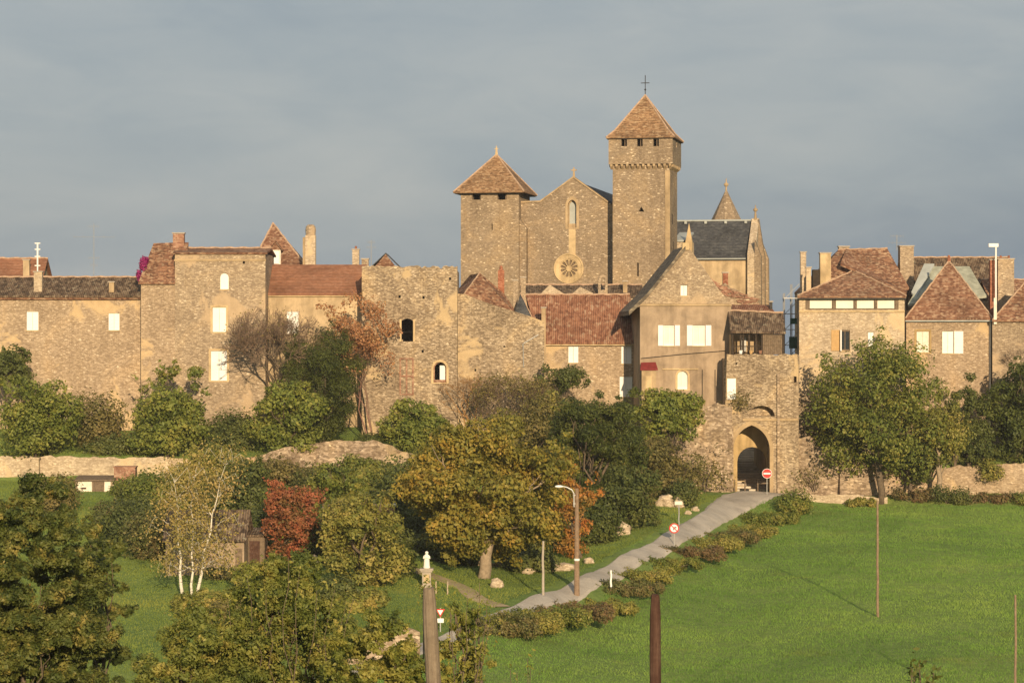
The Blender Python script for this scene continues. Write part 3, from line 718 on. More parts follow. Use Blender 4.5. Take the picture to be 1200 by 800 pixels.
# gable facing front at 438-465
g0, g1, gt = f3.p3(436, 311, 0), f3.p3(467, 311, 0), f3.p3(452, 296, 0)
roofpart(f3, [(g0, gt, gt + Vector((0, 5, 0)), g0 + Vector((0, 5, 0))), (gt, g1, g1 + Vector((0, 5, 0)), gt + Vector((0, 5, 0)))], 'slate', t=0.12)
MB().add([g0 - Vector((0, 0.05, 1.2)), g1 - Vector((0, 0.05, 1.2)), g1 - Vector((0.3, 0.05, 0.1)), gt - Vector((0, 0.05, 0.15)), g0 + Vector((0.3, -0.05, -0.1)),
         g0 - Vector((0, -0.3, 1.2)), g1 - Vector((0, -0.3, 1.2)), g1 - Vector((0.3, -0.3, 0.1)), gt - Vector((0, -0.3, 0.15)), g0 + Vector((0.3, 0.3, -0.1))],
        [(0, 1, 2, 3, 4), (9, 8, 7, 6, 5), (0, 4, 9, 5), (1, 6, 7, 2), (2, 7, 8, 3), (3, 8, 9, 4), (0, 5, 6, 1)]).build('gable', M['tile_red'], f3.o)
for (a, b_, yt, mt) in ((413, 421, 293, 'stone_pale'), (424, 432, 304, 'stone_village')):
    chimney(f3.o, f3.L(a, 0, 1)[0], f3.L(b_, 0, 1)[0], 0.7, 1.4, ze - 0.5, f3.L(0, yt, 1)[1], mt, pots=1 if yt < 300 else 0)
antenna(435, 281, 310, 267, 'short television aerial beside the small chimneys left of the ruined tower', ((0.1, 0.35), (0.3, 0.45)))

# ruined tower E
f = Frame('ruined_tower', 'ruined square stone tower with jagged mossy top and one dark tall opening', 'tower', 480, 249)
x0, x1 = f.L(424, 400)[0], f.L(536, 400)[0]
random.seed(8)
top = []
for i in range(36):
    px = 536 - i * 112 / 35; yy = 311.5 + random.uniform(-0.4, 1.6) + (2.2 if 470 < px < 520 and random.random() < 0.3 else 0) + 2 * (536 - px) / 112 * -0.3
    top.append(f.L(px, yy))
oh = f.rect(470.5, 484, 373, 400); ah = f.rect(508, 523, 424, 448); bh = f.rect(470, 483, 421, 461)
put = [rloop(f.rect(px, px + 2.6, py, py + 3)) for px, py in ((470, 326), (496, 326), (526, 325), (467, 346), (495, 347), (494, 410))]
loop = [(x0, -1.5), (x1, -1.5)] + top
def seg_arch(r, rise=0.25, n=6):
    x0_, x1_, z0_, z1_ = r; p = [(x0_, z0_), (x1_, z0_)]
    for i in range(n + 1):
        t = i / n; p.append((x1_ + (x0_ - x1_) * t, z1_ - rise + rise * math.sin(math.pi * t)))
    return p
b = MB(); b.panel(loop, [seg_arch(oh), arch_loop(ah)] + put, 0, 0.8)
zt = f.L(0, 314)[1]
b.box(x0, x0 + 0.7, 0.803, 8, -1.5, zt - 0.1); b.box(x1 - 0.7, x1, 0.803, 8, -1.5, zt - 0.25); b.box(x0 + .703, x1 - .703, 7.3, 7.99, -1.5, zt - 0.6)
b.build('wall', M['stone_ruin'], f.o)
MB().box(x0 + 0.71, x1 - 0.71, 0.81, 7.29, zt - 1.6, zt - 1.4).build('floor', M['wood_dark'], f.o)  # unseen cap slab, added so the hollow inside reads dark through the openings
MB().box(oh[0] - 0.18, oh[0] - 0.01, -0.03, 0.12, oh[2], oh[3] - 0.1).build('opening_jamb', M['pale_dressed'], f.o)
MB().box(oh[1] + 0.01, oh[1] + 0.2, -0.03, 0.12, oh[2], oh[3] - 0.1).build('opening_jamb', M['pale_dressed'], f.o)
MB().tube([(oh[0], 0.3, oh[2] + 0.9), (oh[1], 0.3, oh[2] + 0.9)], 0.03, 5).build('railing', M['iron'], f.o)
t = 0.22
MB().panel(arch_loop((ah[0] - t, ah[1] + t, ah[2] - 0.1, ah[3] + t)), [loop_inset(arch_loop(ah), 1.002)], -0.05, 0.1).build('window_surround', M['pale_dressed'], f.o)
wf = MB().panel(loop_inset(arch_loop(ah), .99), [loop_inset(arch_loop(ah), .82)], 0.3, 0.4).build('window', M['pinkbrick'], f.o)
MB().box((ah[0] + ah[1]) / 2 - 0.02, ah[1] - 0.1, 0.42, 0.48, ah[2], ah[3] - 0.35).build('shutter', M['white'], wf)
# walled-up window with cross-shaped stone mullion
b = MB(); x_0, x_1, z_0, z_1 = bh
b.panel([(x_0 - .15, z_0 - .15), (x_1 + .15, z_0 - .15), (x_1 + .15, z_1 + .15), (x_0 - .15, z_1 + .15)], [rloop((x_0, (x_0 + x_1) / 2 - .08, z_0, (z_0 + z_1) / 2 - .05)), rloop(((x_0 + x_1) / 2 + .08, x_1, z_0, (z_0 + z_1) / 2 - .05)), rloop((x_0, (x_0 + x_1) / 2 - .08, (z_0 + z_1) / 2 + .12, z_1)), rloop(((x_0 + x_1) / 2 + .08, x_1, (z_0 + z_1) / 2 + .12, z_1))], -0.1, -0.003)
b.build('blocked_window', M['pinkbrick'], f.o)

# sloping wall F and roof G behind it
f = Frame('stone_wall', 'tall stone wall whose top slopes down to the right of the ruined tower', 'wall', 590, 249.6)
pts = [(638, 378), (620, 371), (600, 364), (580, 357), (560, 350), (545, 345), (536.5, 344)]
lp = [f.L(536.5, 540), f.L(637, 540)] + [(f.L(a, b_)[0], f.L(a, b_)[1] + random.uniform(-0.1, 0.1)) for a, b_ in pts]
MB().panel([(lp[0][0], -1.5), (lp[1][0], -1.5)] + lp[2:], [rloop(f.rect(556, 558, 432, 435)), rloop(f.rect(590, 592, 405, 407))], 0, 0.9).build('wall', M['stone_ruin'], f.o)
b = MB(); b.tube([f.p3(612, 404, -0.1), f.p3(614, 402, -0.12), f.p3(631, 392, -0.1)], 0.05, 6); b.tube([f.p3(613, 404, -0.1), f.p3(613.5, 430, -0.1)], 0.05, 6)
b.build('pipe', M['metal'], f.o)

f = Frame('village_house', 'steep brown roofed house tucked between ruined tower and left church tower', 'house', 562, 256)
A, B2 = f.p3(537, 347, 0), f.p3(608, 372, 0); A0 = f.p3(545, 344, 0); T1, T2_ = f.p3(563, 321, 1.5), f.p3(598, 350, 3)
T = f.p3(562.5, 320, 2); Lf = f.p3(535, 341, 5.5); Tb = f.p3(551, 322, 6); Fm = f.p3(543, 346, -0.3); Rt = f.p3(609, 371, -0.3)
TR = f.p3(590, 343, 3); bk = Vector((Rt.x, 6, Rt.z)); bl = Vector((Lf.x, 6, Lf.z))
roofpart(f, [(Fm, Rt, TR, T), (Lf, Fm, T, Tb), (Rt, bk, TR), (bk, Lf, Tb, T, TR)], 'tile_brown', [(Fm, T)], rr=0.07)
MB().box(Fm.x + 0.2, Rt.x - 0.2, 0.1, 5.8, -2, min(Fm.z, Rt.z) - 0.3).build('wall', M['stone_village'], f.o)
c0, c1 = f.L(583.5, 0, 3.5)[0], f.L(591, 0, 3.5)[0]; zt = f.L(0, 317, 3.5)[1]
cc = MB().box(c0, c1, 3.2, 3.8, 0, zt).build('chimney', M['brick'], f.o, label='slim orange red brick chimney')
MB().lathe([(0.3, 0), (0.2, 0.12), (0.16, 0.4), (0.08, 0.5)], ((c0 + c1) / 2, 3.5, zt + .002), 8).build('chimney_pot', M['brick'], cc)

# narrow pyramid with two thin chimneys at 600-622
f = Frame('village_house', 'narrow dark pointed roof with two thin chimneys beside the red tiled house', 'house', 612, 254)
T = f.p3(610, 344, 1.2); a1, a2 = f.p3(600, 373, -0.2), f.p3(625, 377, -0.2); z_ = a1.z - 0.2
a1.z = a2.z = z_; b1 = Vector((a2.x, 2.6, z_)); b2 = Vector((a1.x, 2.6, z_))
roofpart(f, [(a1, a2, T), (a2, b1, T), (b1, b2, T), (b2, a1, T)], 'slate', [(a2, T)], rr=0.05)
MB().box(a1.x + .15, a2.x - .15, 0, 2.4, -2, z_ - .19).build('wall', M['stone_village'], f.o)
for a, b_, yt, dp in ((601.5, 606.5, 329, 2.8), (610.5, 616, 325.5, 3.2)):
    chimney(f.o, f.L(a, 0, dp)[0], f.L(b_, 0, dp)[0], dp, dp + 0.5, z_ - 1, f.L(0, yt, dp)[1], 'stone_village', pots=0)

# red-roofed house H
f = Frame('village_house', 'house with broad orange red clay tile roof in front of the church', 'house', 690, 255)
x0, x1 = f.L(638, 400)[0], f.L(751, 400)[0]; ze = f.L(0, 402)[1]
hs = [f.rect(666, 678, 403.5, 425), f.rect(728, 740, 405, 426), f.rect(726, 741, 441, 465)]
walls(f, x0, x1, ze, 11, [rloop(h) for h in hs], 'stone_gold', -2)
for h in hs: window(f, h, 'shut')
A, B = f.p3(637, 401, -0.35), f.p3(751, 401, -0.35); z1 = f.L(0, 345.5, 5.5)[1]
T0 = Vector((f.L(616, 346, 5.5)[0], 5.5, z1)); T1 = Vector((f.L(738, 346, 5.5)[0], 5.5, z1))
G0 = Vector((f.L(627, 378, 1.6)[0], 1.6, A.z + (z1 - A.z) * 1.95 / 5.85))
roofpart(f, [(A, B, T1, T0, G0), ((B.x, 11.3, A.z), (G0.x, 11.3, A.z), T0, T1)], 'canal_red', [(T0, T1)], rr=0.1)
MB().box(x0, x1, -0.34, -0.2, ze - 0.24, ze - 0.12).build('gutter', M['pale_dressed'], f.o)
chimney(f.o, f.L(634.5, 0, 0)[0], f.L(639.5, 0, 0)[0], -0.4, 0.5, ze - 6, f.L(0, 361, 0)[1], 'dressed', pots=0)
MB().tube([(x0 + 0.1, -0.1, ze - 0.3), (x0 + 0.1, -0.1, 0)], 0.05, 6).build('downpipe', M['metal'], f.o)

# low roofs row behind H, before the church
f = Frame('village_house', 'row of low dark tiled roofs with pale gablets directly under the rose window', 'house', 680, 280)
x0, x1 = f.L(612, 350)[0], f.L(752, 350)[0]; ze = f.L(0, 347)[1]
walls(f, x0, x1, ze, 6, (), 'stone_village', -4); gable_x(f, x0, x1, ze, f.L(0, 334, 3)[1], 6, 'canal_dark', 0.2)
for a, b_, yt in ((632, 664, 333.5), (668, 700, 336)):
    g0, g1, gt = f.p3(a, 346, -0.25), f.p3(b_, 346, -0.25), f.p3((a + b_) / 2 - 4, yt, -0.25)
    MB().add([g0, g1, gt, g0 + Vector((0, .3, 0)), g1 + Vector((0, .3, 0)), gt + Vector((0, 2.5, 0))], [(0, 1, 2), (0, 2, 5, 3), (1, 4, 5, 2), (0, 3, 4, 1)]).build('gablet', M['stone_pale'], f.o)
# small arched stone dormer at 706
r = f.rect(701, 712, 322, 345, -0.6)
MB().panel(arch_loop(r), [arch_loop((r[0] + .28, r[1] - .28, r[2] + .5, r[3] - .25))], -0.6, 0.3).build('arched_dormer', M['stone_village'], f.o)
chimney(f.o, f.L(730, 0, 1)[0], f.L(735, 0, 1)[0], 0.8, 1.3, ze, f.L(0, 330, 1)[1], 'dressed', pots=0)

# ------------------------------------------------------------------ CHURCH (turned so its right flank shows)
f = Frame('fortified_church', 'fortified stone church with two square towers, rose window and slate transept', 'church', 660, 300, -11, zb=-3.0)
CH = f
def tower_body(f, px0, px1, py_top, depth_m, y0, hole_list, mat, part):
    a = f.L(px0, py_top, y0); b_ = f.L(px1, py_top, y0)
    x0, x1, zt = a[0], b_[0], a[1]
    b = MB(); b.panel([(x0, -2), (x1, -2), (x1, zt), (x0, zt)], hole_list, y0, y0 + 0.9)
    b.box(x0, x0 + .8, y0 + .903, y0 + depth_m, -2, zt); b.box(x1 - .8, x1, y0 + .903, y0 + depth_m, -2, zt); b.box(x0 + .803, x1 - .803, y0 + depth_m - .8, y0 + depth_m - .003, -2, zt)
    b.build(part, M[mat], f.o)
    return x0, x1, zt
def pyramid(f, x0, x1, y0, y1, ze, apex, mat, name, over=0.6, flare=0.0, parent=None, ridge=True):
    x0 -= over; x1 += over; y0 -= over; y1 += over
    c = [Vector((x0, y0, ze)), Vector((x1, y0, ze)), Vector((x1, y1, ze)), Vector((x0, y1, ze))]; T = Vector(apex); b = MB()
    if flare:
        mids = [p.lerp(T, 0.22) - Vector((0, 0, flare)) for p in c]
        for i in range(4): b.slab([c[i], c[(i + 1) % 4], mids[(i + 1) % 4], mids[i]], 0.15); b.slab([mids[i], mids[(i + 1) % 4], T], 0.15)
    else:
        for i in range(4): b.slab([c[i], c[(i + 1) % 4], T], 0.15)
    o = b.build(name, M[mat], parent or f.o)
    if ridge:
        r = MB()
        for i in range(4):
            pts = [c[i], mids[i], T] if flare else [c[i], T]
            r.tube(pts, 0.1, 6)
        r.build('ridge_tiles', M['ridge'], o)
    b = MB()
    b.box(x0 + over * .2, x1 - over * .2, y0 + over * .2, y1 - over * .2, ze - 0.22, ze - 0.155); b.build('eave', M['wood_dark'], o)
    return o
# left tower
f.ref = 575
dl = -1.5
hl = [rloop(f.rect(553.5, 563.5, 226.2, 234.2, dl)), rloop(f.rect(583, 593.5, 226.2, 234.2, dl)), rloop(f.rect(576, 577.3, 262, 270, dl))]
x0, x1, zt = tower_body(f, 540, 608, 225.3, 7.0, dl, hl, 'stone_church', 'left_tower_wall')
ap = ((x0 + x1) / 2 + 0.1, dl + 3.5, f.L(577, 181, dl + 3.5)[1])
lr = pyramid(f, x0, x1, dl, dl + 7, zt, ap, 'tile_church', 'left_tower_roof', 0.75)
b = MB(); b.tube([(ap[0], ap[1], ap[2] - 0.2), (ap[0], ap[1], ap[2] + 1.0)], [0.22, 0.05], 6); b.box(ap[0] - 0.22, ap[0] + 0.22, ap[1] - .04, ap[1] + .04, ap[2] + 0.6, ap[2] + 0.7)
b.build('finial', M['pale_dressed'], lr)
for h in hl[:2]: MB().box(h[0][0] + 1.0 - 0.12, h[0][0] + 1.0 - .004, dl + 0.25, dl + 0.35, h[0][1] + 0.003, h[2][1] - .003).build('shutter', M['wood'], f.o)
# stepped buttress of the left tower: vertical strip right of 608 widening lower down
bx = f.L(608, 0, -0.9)[0]; b2x = f.L(617, 0, -0.9)[0]; zb1 = f.L(0, 256, -0.9)[1]; zb2 = f.L(0, 268, -0.9)[1]
MB().add([(bx + .003, -1.0, -2), (b2x, -1.0, -2), (b2x, -1.0, zb2), (bx + .003, -1.0, zb1), (bx + .003, 0, -2), (b2x, 0, -2), (b2x, 0, zb2), (bx + .003, 0, zb1)],
         [(0, 1, 2, 3), (7, 6, 5, 4), (1, 5, 6, 2), (3, 2, 6, 7), (0, 3, 7, 4), (0, 4, 5, 1)]).build('buttress', M['stone_church'], f.o)
# nave facade
f.ref = 668
o_ = [f.L(608.5, 500), f.L(719, 500), f.L(719, 240), f.L(713, 238), f.L(672, 208.5), f.L(655, 221), f.L(633, 237), f.L(608.5, 238)]
ol = [(o_[0][0], -2), (o_[1][0], -2)] + o_[2:]
lan = f.rect(665.5, 675.5, 234, 267); ros = f.L(666.5, 314.5); rr_ = 16.5 / FOC * 300
circ = [(ros[0] + rr_ * math.cos(2 * math.pi * i / 28), ros[1] + rr_ * math.sin(2 * math.pi * i / 28)) for i in range(28)]
MB().panel(ol, [arch_loop(lan, True), circ], 0, 1.0).build('nave_facade', M['stone_church'], f.o)
MB().panel(arch_loop((lan[0] - .3, lan[1] + .3, lan[2] - .15, lan[3] + .4), True), [loop_inset(arch_loop(lan, True), 1.001)], -0.06, 0.05).build('lancet_surround', M['dressed'], f.o)
lw = MB().panel(loop_inset(arch_loop(lan, True), .995), [loop_inset(arch_loop(lan, True), .8)], 0.4, 0.6).build('lancet_window', M['dressed'], f.o)
MB().panel(loop_inset(arch_loop(lan, True), .95), [], 0.61, 0.64).build('pane', M['zinc'], lw)
sl = f.rect(665.5, 675.5, 267.5, 302); MB().box(sl[0] + .1, sl[1] - .1, -0.035, 0.05, sl[2], sl[3]).build('filled_opening', M['pale_dressed'], f.o)
# rose window: rim, spokes with little arches, hub
rm = MB(); seg = 40
def ring(mb, cx, cz, ra, rb, y0, y1, n=40):
    out = [(cx + rb * math.cos(2 * math.pi * i / n), cz + rb * math.sin(2 * math.pi * i / n)) for i in range(n)]
    inn = [(cx + ra * math.cos(2 * math.pi * i / n), cz + ra * math.sin(2 * math.pi * i / n)) for i in range(n)]
    mb.panel(out, [inn], y0, y1)
ring(rm, ros[0], ros[1], rr_ * 0.98, rr_ + 0.12, -0.12, 0.3); ring(rm, ros[0], ros[1], rr_ * 0.68, rr_ * 0.979, 0.0, 0.35)
rose = rm.build('rose_window', M['pale_dressed'], f.o)
tr = MB()
petals = []
for k in range(12):
    a = 2 * math.pi * (k + .5) / 12; ca, sa = math.cos(a), math.sin(a); pl = []
    for rr2, hw in ((0.2, 0.035), (0.45, 0.085), (0.56, 0.10), (0.62, 0.05), (0.62, -0.05), (0.56, -0.10), (0.45, -0.085), (0.2, -0.035)):
        pl.append((ros[0] + rr_ * (rr2 * ca - hw * sa), ros[1] + rr_ * (rr2 * sa + hw * ca)))
    petals.append(pl)
tr.panel([(ros[0] + rr_ * .679 * math.cos(2 * math.pi * i / 36), ros[1] + rr_ * .679 * math.sin(2 * math.pi * i / 36)) for i in range(36)], petals, 0.1, 0.3)
tr.build('tracery', M['pale_dressed'], rose)
MB().panel([(ros[0] + rr_ * .67 * math.cos(2 * math.pi * i / 36), ros[1] + rr_ * .67 * math.sin(2 * math.pi * i / 36)) for i in range(36)], [], 0.31, 0.34).build('pane', M['wood'], rose)
# coping of the gable and nave roof running back
cp = MB()
gp = [Vector((p[0], 0, p[1])) for p in o_[3:8]]
for a, c in zip(gp[:-1], gp[1:]):
    up = Vector((0, 0, 0.2)); cp.add([a + Vector((0, -.15, 0)), c + Vector((0, -.15, 0)), c + up + Vector((0, -.15, 0)), a + up + Vector((0, -.15, 0)), a + Vector((0, .9, 0)), c + Vector((0, .9, 0)), c + up + Vector((0, .9, 0)), a + up + Vector((0, .9, 0))],
        [(0, 3, 2, 1), (4, 5, 6, 7), (3, 7, 6, 2), (0, 1, 5, 4), (1, 2, 6, 5), (0, 4, 7, 3)])
cp.build('gable_coping', M['dressed'], f.o)
apx = gp[1]; b = MB(); b.tube([apx + Vector((0, 0.3, 0.1)), apx + Vector((0, 0.3, 1.25))], [0.16, 0.08], 6); b.box(apx.x - .32, apx.x + .32, .22, .38, apx.z + .85, apx.z + 1.0); b.build('cross', M['dressed'], f.o)
NL = 30
xl, xr = o_[7][0], o_[2][0] + 0.3; zs = o_[2][1] - 0.1; zap = apx.z - 0.25; slope = (zap - zs) / (xr - apx.x)
xl2 = apx.x - (zap - o_[7][1]) / slope
b = MB(); b.slab([(apx.x, 1.0, zap), (xr, 1.0, zs), (xr, NL, zs), (apx.x, NL, zap)], .2); b.slab([(xl2, 1.0, o_[7][1]), (apx.x, 1.0, zap), (apx.x, NL, zap), (xl2, NL, o_[7][1])], .2)
b.build('nave_roof', M['slate'], f.o)
MB().box(o_[0][0] + .1, xr - .3, 1.003, NL, -2, zs - .3).build('nave_wall', M['stone_church'], f.o)
MB().box(f.L(608, 0, .5)[0], f.L(755, 0, .5)[0], -0.8, -0.003, -1.8, f.L(0, 339, -.5)[1]).build('porch', M['stone_church'], f.o)
# right (bell) tower
f.ref = 752
dr = -2.6; bz = f.L(0, 199, dr)[1]
hr = [rloop(f.rect(746.5, 748.5, 308, 324, dr))]
tri = f.rect(748, 755, 242, 248, dr); hr.append([(tri[0], tri[2]), (tri[1], tri[2]), ((tri[0] + tri[1]) / 2, tri[3])])
x0, x1, zt = tower_body(f, 718, 784.5, 192.6, 7.0, dr, hr, 'stone_church', 'bell_tower_wall')
sd = MB().box(x1 + .002, x1 + .03, dr + 2.2, dr + 2.7, f.L(0, 262, dr)[1], f.L(0, 250, dr)[1]).box(x1 + .002, x1 + .03, dr + 3.4, dr + 3.7, f.L(0, 300, dr)[1], f.L(0, 282, dr)[1]); sd.build('slit_window', M['wood_dark'], f.o)
# pilaster at the front right edge
MB().box(x1 - .5, x1 + .08, dr - .1, dr - .002, -2, zt - .8).build('pilaster', M['dressed'], f.o)
# corbel table and belfry
e_ = 0.42; zc0, zc1, zbt = f.L(0, 197.5, dr)[1], f.L(0, 192.5, dr)[1], f.L(0, 161, dr)[1]
cb = MB(); ncb = 12
for i in range(ncb):
    cxx = x0 - e_ + (x1 - x0 + 2 * e_) * (i + .5) / ncb
    cb.add([(cxx - .14, dr - e_, zc1), (cxx + .14, dr - e_, zc1), (cxx + .14, dr, zc1), (cxx - .14, dr, zc1), (cxx - .14, dr - e_, zc1 - .25), (cxx + .14, dr - e_, zc1 - .25), (cxx + .14, dr, zc0 - .1), (cxx - .14, dr, zc0 - .1)], [(0, 3, 2, 1), (0, 1, 5, 4), (4, 5, 6, 7), (0, 4, 7, 3), (1, 2, 6, 5), (2, 3, 7, 6)])
    cyy = dr + 7 * (i + .5) / ncb
    for xx, sx in ((x1, 1), (x0, -1)):
        cb.add([(xx + sx * e_, cyy - .14, zc1), (xx + sx * e_, cyy + .14, zc1), (xx, cyy + .14, zc1), (xx, cyy - .14, zc1), (xx + sx * e_, cyy - .14, zc1 - .25), (xx + sx * e_, cyy + .14, zc1 - .25), (xx, cyy + .14, zc0 - .1), (xx, cyy - .14, zc0 - .1)], [(0, 1, 2, 3), (0, 4, 5, 1), (4, 7, 6, 5), (0, 3, 7, 4), (1, 5, 6, 2), (2, 6, 7, 3)])
cb.build('corbels', M['dressed'], f.o)
bh_ = [rloop(f.rect(a, a + 6.6, 162.8, 171.5, dr - e_)) for a in (728, 746.5, 765.5)]
X0, X1 = x0 - e_, x1 + e_; Y0, Y1 = dr - e_, dr + 7 + e_
b = MB(); b.panel([(X0, zc1 + .002), (X1, zc1 + .002), (X1, zbt), (X0, zbt)], bh_, Y0, Y0 + .6)
b.box(X0, X0 + .6, Y0 + .603, Y1, zc1 + .002, zbt); b.box(X0 + .603, X1 - .603, Y1 - .6, Y1 - .002, zc1 + .002, zbt)
# right side of belfry as two piers with an opening
b.box(X1 - .6, X1, Y0 + .603, Y0 + 3.2, zc1 + .002, zbt); b.box(X1 - .6, X1, Y0 + 4.0, Y1, zc1 + .002, zbt); b.box(X1 - .6, X1, Y0 + 3.203, Y0 + 3.997, zc1 + .002, zbt - 1.0)
b.box(X0 + .61, X1 - .61, Y0 + .61, Y1 - .61, zc1 + .01, zc1 + .2)
b.build('belfry_wall', M['stone_church'], f.o)
for h in bh_: MB().box(h[0][0] + .36, h[0][0] + .44, Y0 + .2, Y0 + .3, h[0][1] + .003, h[2][1] - .003).build('belfry_mullion', M['wood'], f.o)
ap = ((X0 + X1) / 2, (Y0 + Y1) / 2, f.L(755, 111.5, (Y0 + Y1) / 2)[1])
br = pyramid(f, X0, X1, Y0, Y1, zbt + .02, ap, 'tile_church', 'bell_tower_roof', 0.25, 0.28)
ch_ = ap[2]; b = MB(); b.tube([(ap[0], ap[1], ch_ - .2), (ap[0], ap[1], ch_ + 2.3)], 0.05, 6); b.tube([(ap[0] - .5, ap[1], ch_ + 1.4), (ap[0] + .5, ap[1], ch_ + 1.4)], 0.045, 6); b.lathe([(.03, 0), (.14, .12), (.03, .25)], (ap[0], ap[1], ch_ + .5), 8)
b.build('cross', M['iron'], br)
# transept to the right with slate roof
f.ref = 840
dt = 16.0
tx0, tx1 = f.L(770, 0, dt)[0], f.L(878, 0, dt)[0]; ze, zr = f.L(0, 303, dt)[1], f.L(0, 259, dt + 5)[1]
MB().box(tx0, tx1, dt, dt + 9, -2, ze + .1).build('transept_wall', M['render_cream'], f.o)
tr_ = MB().slab([(tx0, dt - .3, ze), (tx1 - .2, dt - .3, ze), (tx1 - .2, dt + 5, zr), (tx0, dt + 5, zr)], .2).slab([(tx0, dt + 5, zr), (tx1 - .2, dt + 5, zr), (tx1 - .2, dt + 9.6, ze), (tx0, dt + 9.6, ze)], .2).build('transept_roof', M['slate'], f.o)
b = MB().tube([(tx0, dt + 5, zr + .05), (tx1 - .2, dt + 5, zr + .05)], .12, 6)
for k in range(4): b.box(tx0 + (tx1 - tx0) * (.25 + k * .22), tx0 + (tx1 - tx0) * (.25 + k * .22) + .3, dt + 4.3, dt + 4.7, zr - .35, zr + .0)
b.build('ridge_tiles', M['zinc'], tr_)
MB().tube([(tx0 + 3, dt - .4, ze - .05), (tx1 - .4, dt - .4, ze - .05)], .09, 6).build('gutter', M['zinc'], tr_)
# gable end wall of the transept, seen edge on
gx0, gx1 = tx1 - .15, f.L(893.5, 0, dt)[0]
gz1 = f.L(886, 256, dt + 4.7)[1]
def prism_y(mb, x0, x1, pts):   # pts: (y,z) polygon
    n = len(pts); return mb.add([(x0, y, z) for y, z in pts] + [(x1, y, z) for y, z in pts], [tuple(range(n)), tuple(range(2 * n - 1, n - 1, -1))] + [(i, i + n, (i + 1) % n + n, (i + 1) % n) for i in range(n)])
prism_y(MB(), gx0, gx0 + .9, [(dt - .8, -2), (dt + 10, -2), (dt + 10, ze + .6), (dt + 4.7, gz1), (dt - .8, ze + .6)]).build('transept_gable', M['stone_pale'], f.o)
for k, yy in enumerate((dt - .9, dt + 3.9, dt + 8.8)):
    MB().add([(gx0 + .903, yy, -2), (gx1, yy, -2), (gx1, yy + 1.2, -2), (gx0 + .903, yy + 1.2, -2), (gx0 + .903, yy, ze + (5.0 if k == 1 else 2.2)), (gx1 - .1, yy, ze + .2), (gx1 - .1, yy + 1.2, ze + .2), (gx0 + .903, yy + 1.2, ze + (5.0 if k == 1 else 2.2))],
             [(0, 3, 2, 1), (4, 5, 6, 7), (0, 1, 5, 4), (1, 2, 6, 5), (2, 3, 7, 6), (3, 0, 4, 7)]).build('buttress', M['stone_church'], f.o)
MB().lathe([(.3, 0), (.16, .5), (.1, 1.1), (.28, 1.3), (.28, 1.45), (.08, 1.6), (.05, 1.95)], (gx0 + .45, dt + 4.7, gz1 - .3), 8).build('finial', M['dressed'], f.o)
# pinnacle between tower and transept roof
px_, pz_ = f.L(807.5, 298, 5); MB().box(px_ - .4, px_ + .4, 4.6, 5.4, 0, f.L(0, 284, 5)[1]).add([(px_ - .4, 4.6, f.L(0, 284, 5)[1] + .002), (px_ + .4, 4.6, f.L(0, 284, 5)[1] + .002), (px_ + .4, 5.4, f.L(0, 284, 5)[1] + .002), (px_ - .4, 5.4, f.L(0, 284, 5)[1] + .002), (px_, 5, f.L(0, 261, 5)[1])], [(0, 1, 4), (1, 2, 4), (2, 3, 4), (3, 0, 4), (0, 3, 2, 1)]).build('pinnacle', M['pale_dressed'], f.o)
ax0, ax1 = f.L(789, 0, 6)[0], f.L(806, 0, 6)[0]; MB().box(ax0, ax1, 6, 12, -2, f.L(0, 282, 6)[1]).build('aisle_wall', M['stone_pale'], f.o)
MB().slab([(ax0, 5.8, f.L(0, 281, 6)[1]), (ax1, 5.8, f.L(0, 281, 6)[1]), (ax1, 12, f.L(0, 272, 12)[1]), (ax0, 12, f.L(0, 272, 12)[1])], .2).build('aisle_roof', M['zinc'], f.o)
# octagonal spire behind the transept
dsp = 30; c_ = f.L(851, 0, dsp); zb_ = f.L(0, 262, dsp)[1]; zt_ = f.L(0, 224, dsp)[1]; rad = 18.5 / FOC * 330
spm = MB().lathe([(rad, zb_ - 16), (rad, zb_)], (c_[0], dsp, 0), 8).build('spire_base', M['stone_church'], f.o)
MB().lathe([(rad * 1.05, zb_ + .002), (0.14, zt_)], (c_[0], dsp, 0), 8).build('spire', M['stone_church'], f.o)
MB().lathe([(.12, -.1), (.1, .5), (.3, .75), (.3, .9), (.08, 1.1), (.05, 1.6)], (c_[0], dsp, zt_), 8).build('finial', M['dressed'], f.o)

# ------------------------------------------------------------------ gabled house I
f = Frame('village_house', 'tall brown rendered gabled house left of the gate with open white shutters', 'house', 800, 248, 2.5)
zs = f.L(0, 357)[1]
gl = [f.L(750, 500), f.L(857, 500), f.L(857, 360), f.L(843, 340), f.L(826, 316), f.L(808, 291), f.L(800, 290), f.L(775, 325), f.L(750, 359)]
ol = [(gl[0][0], -1.5), (gl[1][0], -1.5)] + gl[2:]
w1, w2, w3 = f.rect(777.5, 790.5, 381, 405), f.rect(812, 826.5, 381, 405), f.rect(797.5, 805.5, 334, 346.5)
w4, w5 = f.rect(794, 806, 434.5, 456), f.rect(852, 856.4, 443, 468)
MB().panel(ol, [rloop(w1), rloop(w2), rloop(w3), arch_loop(w4)], 0, .5).box(gl[0][0], gl[0][0] + .5, .503, 11, -1.5, zs - .2).box(gl[1][0] - .5, gl[1][0], .503, 11, -1.5, zs - .2).box(gl[0][0] + .503, gl[1][0] - .503, 10.5, 10.99, -1.5, zs - .2).build('wall', M['render_brown'], f.o)
window(f, w1, 'blind'); window(f, w2, 'blind'); window(f, w3, 'shut'); window(f, w4, 'blind', 'pale_dressed', arch=True)
for w in (w1, w2):
    ww = (w[1] - w[0]) * .48
    for a, b_ in ((w[0] - ww, w[0] - .03), (w[1] + .03, w[1] + ww)):
        q = MB(); louvre(q, a, b_, w[2], w[3], -.02); q.build('shutter', M['white'], f.o)
gt = f.L(803, 290)
